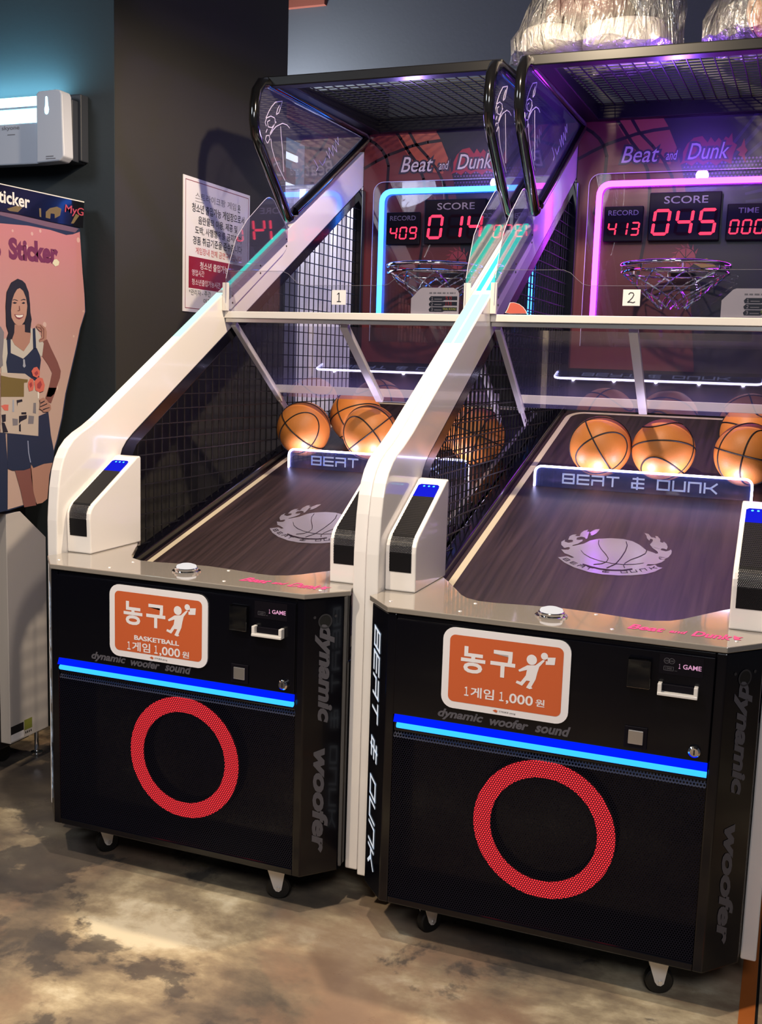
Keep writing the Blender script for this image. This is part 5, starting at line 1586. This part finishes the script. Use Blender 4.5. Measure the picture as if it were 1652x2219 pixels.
mb.face([BP(p, XB + 0.0009) for p in [(-0.24, 1.925)] + polys['poster_pink'][1:-1] + [(-0.24, 0.955)]], 'poster_ground')
mb.text('Sticker', (XB + 0.0014 - bx0, -by0, 0), (0, cos(0.03), sin(0.03)), (0, -sin(0.03), cos(0.03)), (0.523, 1.785, 0.777, 1.858), 'print_plum', bold=0.055)
mb.text('o', (XB + 0.0014 - bx0, -by0, 0), U, V, (0.39, 1.80, 0.432, 1.84), 'print_plum', bold=0.055)
mb.build('poster_ground', pn, fix=False)
fg = MB()
skip = {'header', 'poster', 'poster_pink', 'header_line', 'ghost', 'lower_white', 'lower_white_full', 'lower_dark', 'stick1', 'stick2', 'txt1', 'txt2', 'txt3'}
for nm, layer, mat, pts in BOOTH:
    if nm in skip:
        continue
    fg.face([BP(p, XB + 0.0012 + 0.0004 * layer) for p in pts], 'print_' + mat)
fg.build('poster_figure', pn, fix=False)
lw = polys['lower_white_full']
mb = MB('booth_white'); mb.prism([(p[0] - by0, p[1]) for p in [(0.447, 0.944), (0.519, 0.944), (0.652, 0.834), (0.652, 0.118), (0.447, 0.118)]], 'x', -0.4745 - bx0, XB - 0.012 - bx0)
lo = mb.build('base_panel', bo_, bevel=0.002)
mb = MB('ink_black', 'label_lime', 'paper_white')
xs = XB - 0.0115
for (a, b2, c, d, mt) in ((0.450, 0.150, 0.517, 0.180, 'ink_black'), (0.450, 0.124, 0.517, 0.150, 'paper_white'), (0.520, 0.146, 0.562, 0.184, 'label_lime')):
    mb.face([(xs - bx0, a - by0, b2), (xs - bx0, c - by0, b2), (xs - bx0, c - by0, d), (xs - bx0, a - by0, d)], mt)
for k in range(4):
    a = 0.525 + k * 0.0095
    mb.face([(xs - bx0, a - by0, 0.132), (xs - bx0, a + .005 - by0, 0.132), (xs - bx0, a + .005 - by0, 0.140), (xs - bx0, a - by0, 0.140)], 'ink_black')
mb.build('base_labels', lo, fix=False)
mb = MB('chrome'); mb.lathe([(0.020, 0.0), (0.022, 0.004), (0.022, 0.012), (0.010, 0.016), (0.008, 0.020), (0.008, 0.10)], (-0.49 - bx0, 0.655 - by0, 0), 'z', 20)
mb.build('levelling_foot', bo_, smooth=True)
for k in (0.02,):
    mb = MB('chrome'); mb.lathe([(0.020, 0.0), (0.022, 0.004), (0.022, 0.012), (0.010, 0.016), (0.008, 0.020), (0.008, 0.10)], (-0.50 - bx0, k - by0, 0), 'z', 20); mb.build('levelling_foot', bo_, smooth=True)
    mb = MB('chrome'); mb.lathe([(0.020, 0.0), (0.022, 0.004), (0.022, 0.012), (0.010, 0.016), (0.008, 0.020), (0.008, 0.10)], (-1.08 - bx0, k - by0, 0), 'z', 20); mb.build('levelling_foot', bo_, smooth=True)
mb = MB('black_rubber', 'aluminium'); mb.lathe([(0.010, -0.012), (0.030, -0.012), (0.033, -0.008), (0.033, 0.008), (0.030, 0.012), (0.010, 0.012)], (-0.56 - bx0, 0.55 - by0, 0.033), 'x', 24, 'black_rubber')
mb.box(-0.58 - bx0, -0.54 - bx0, 0.535 - by0, 0.565 - by0, 0.06, 0.0905, 'aluminium')
mb.build('booth_caster', bo_, smooth=True)
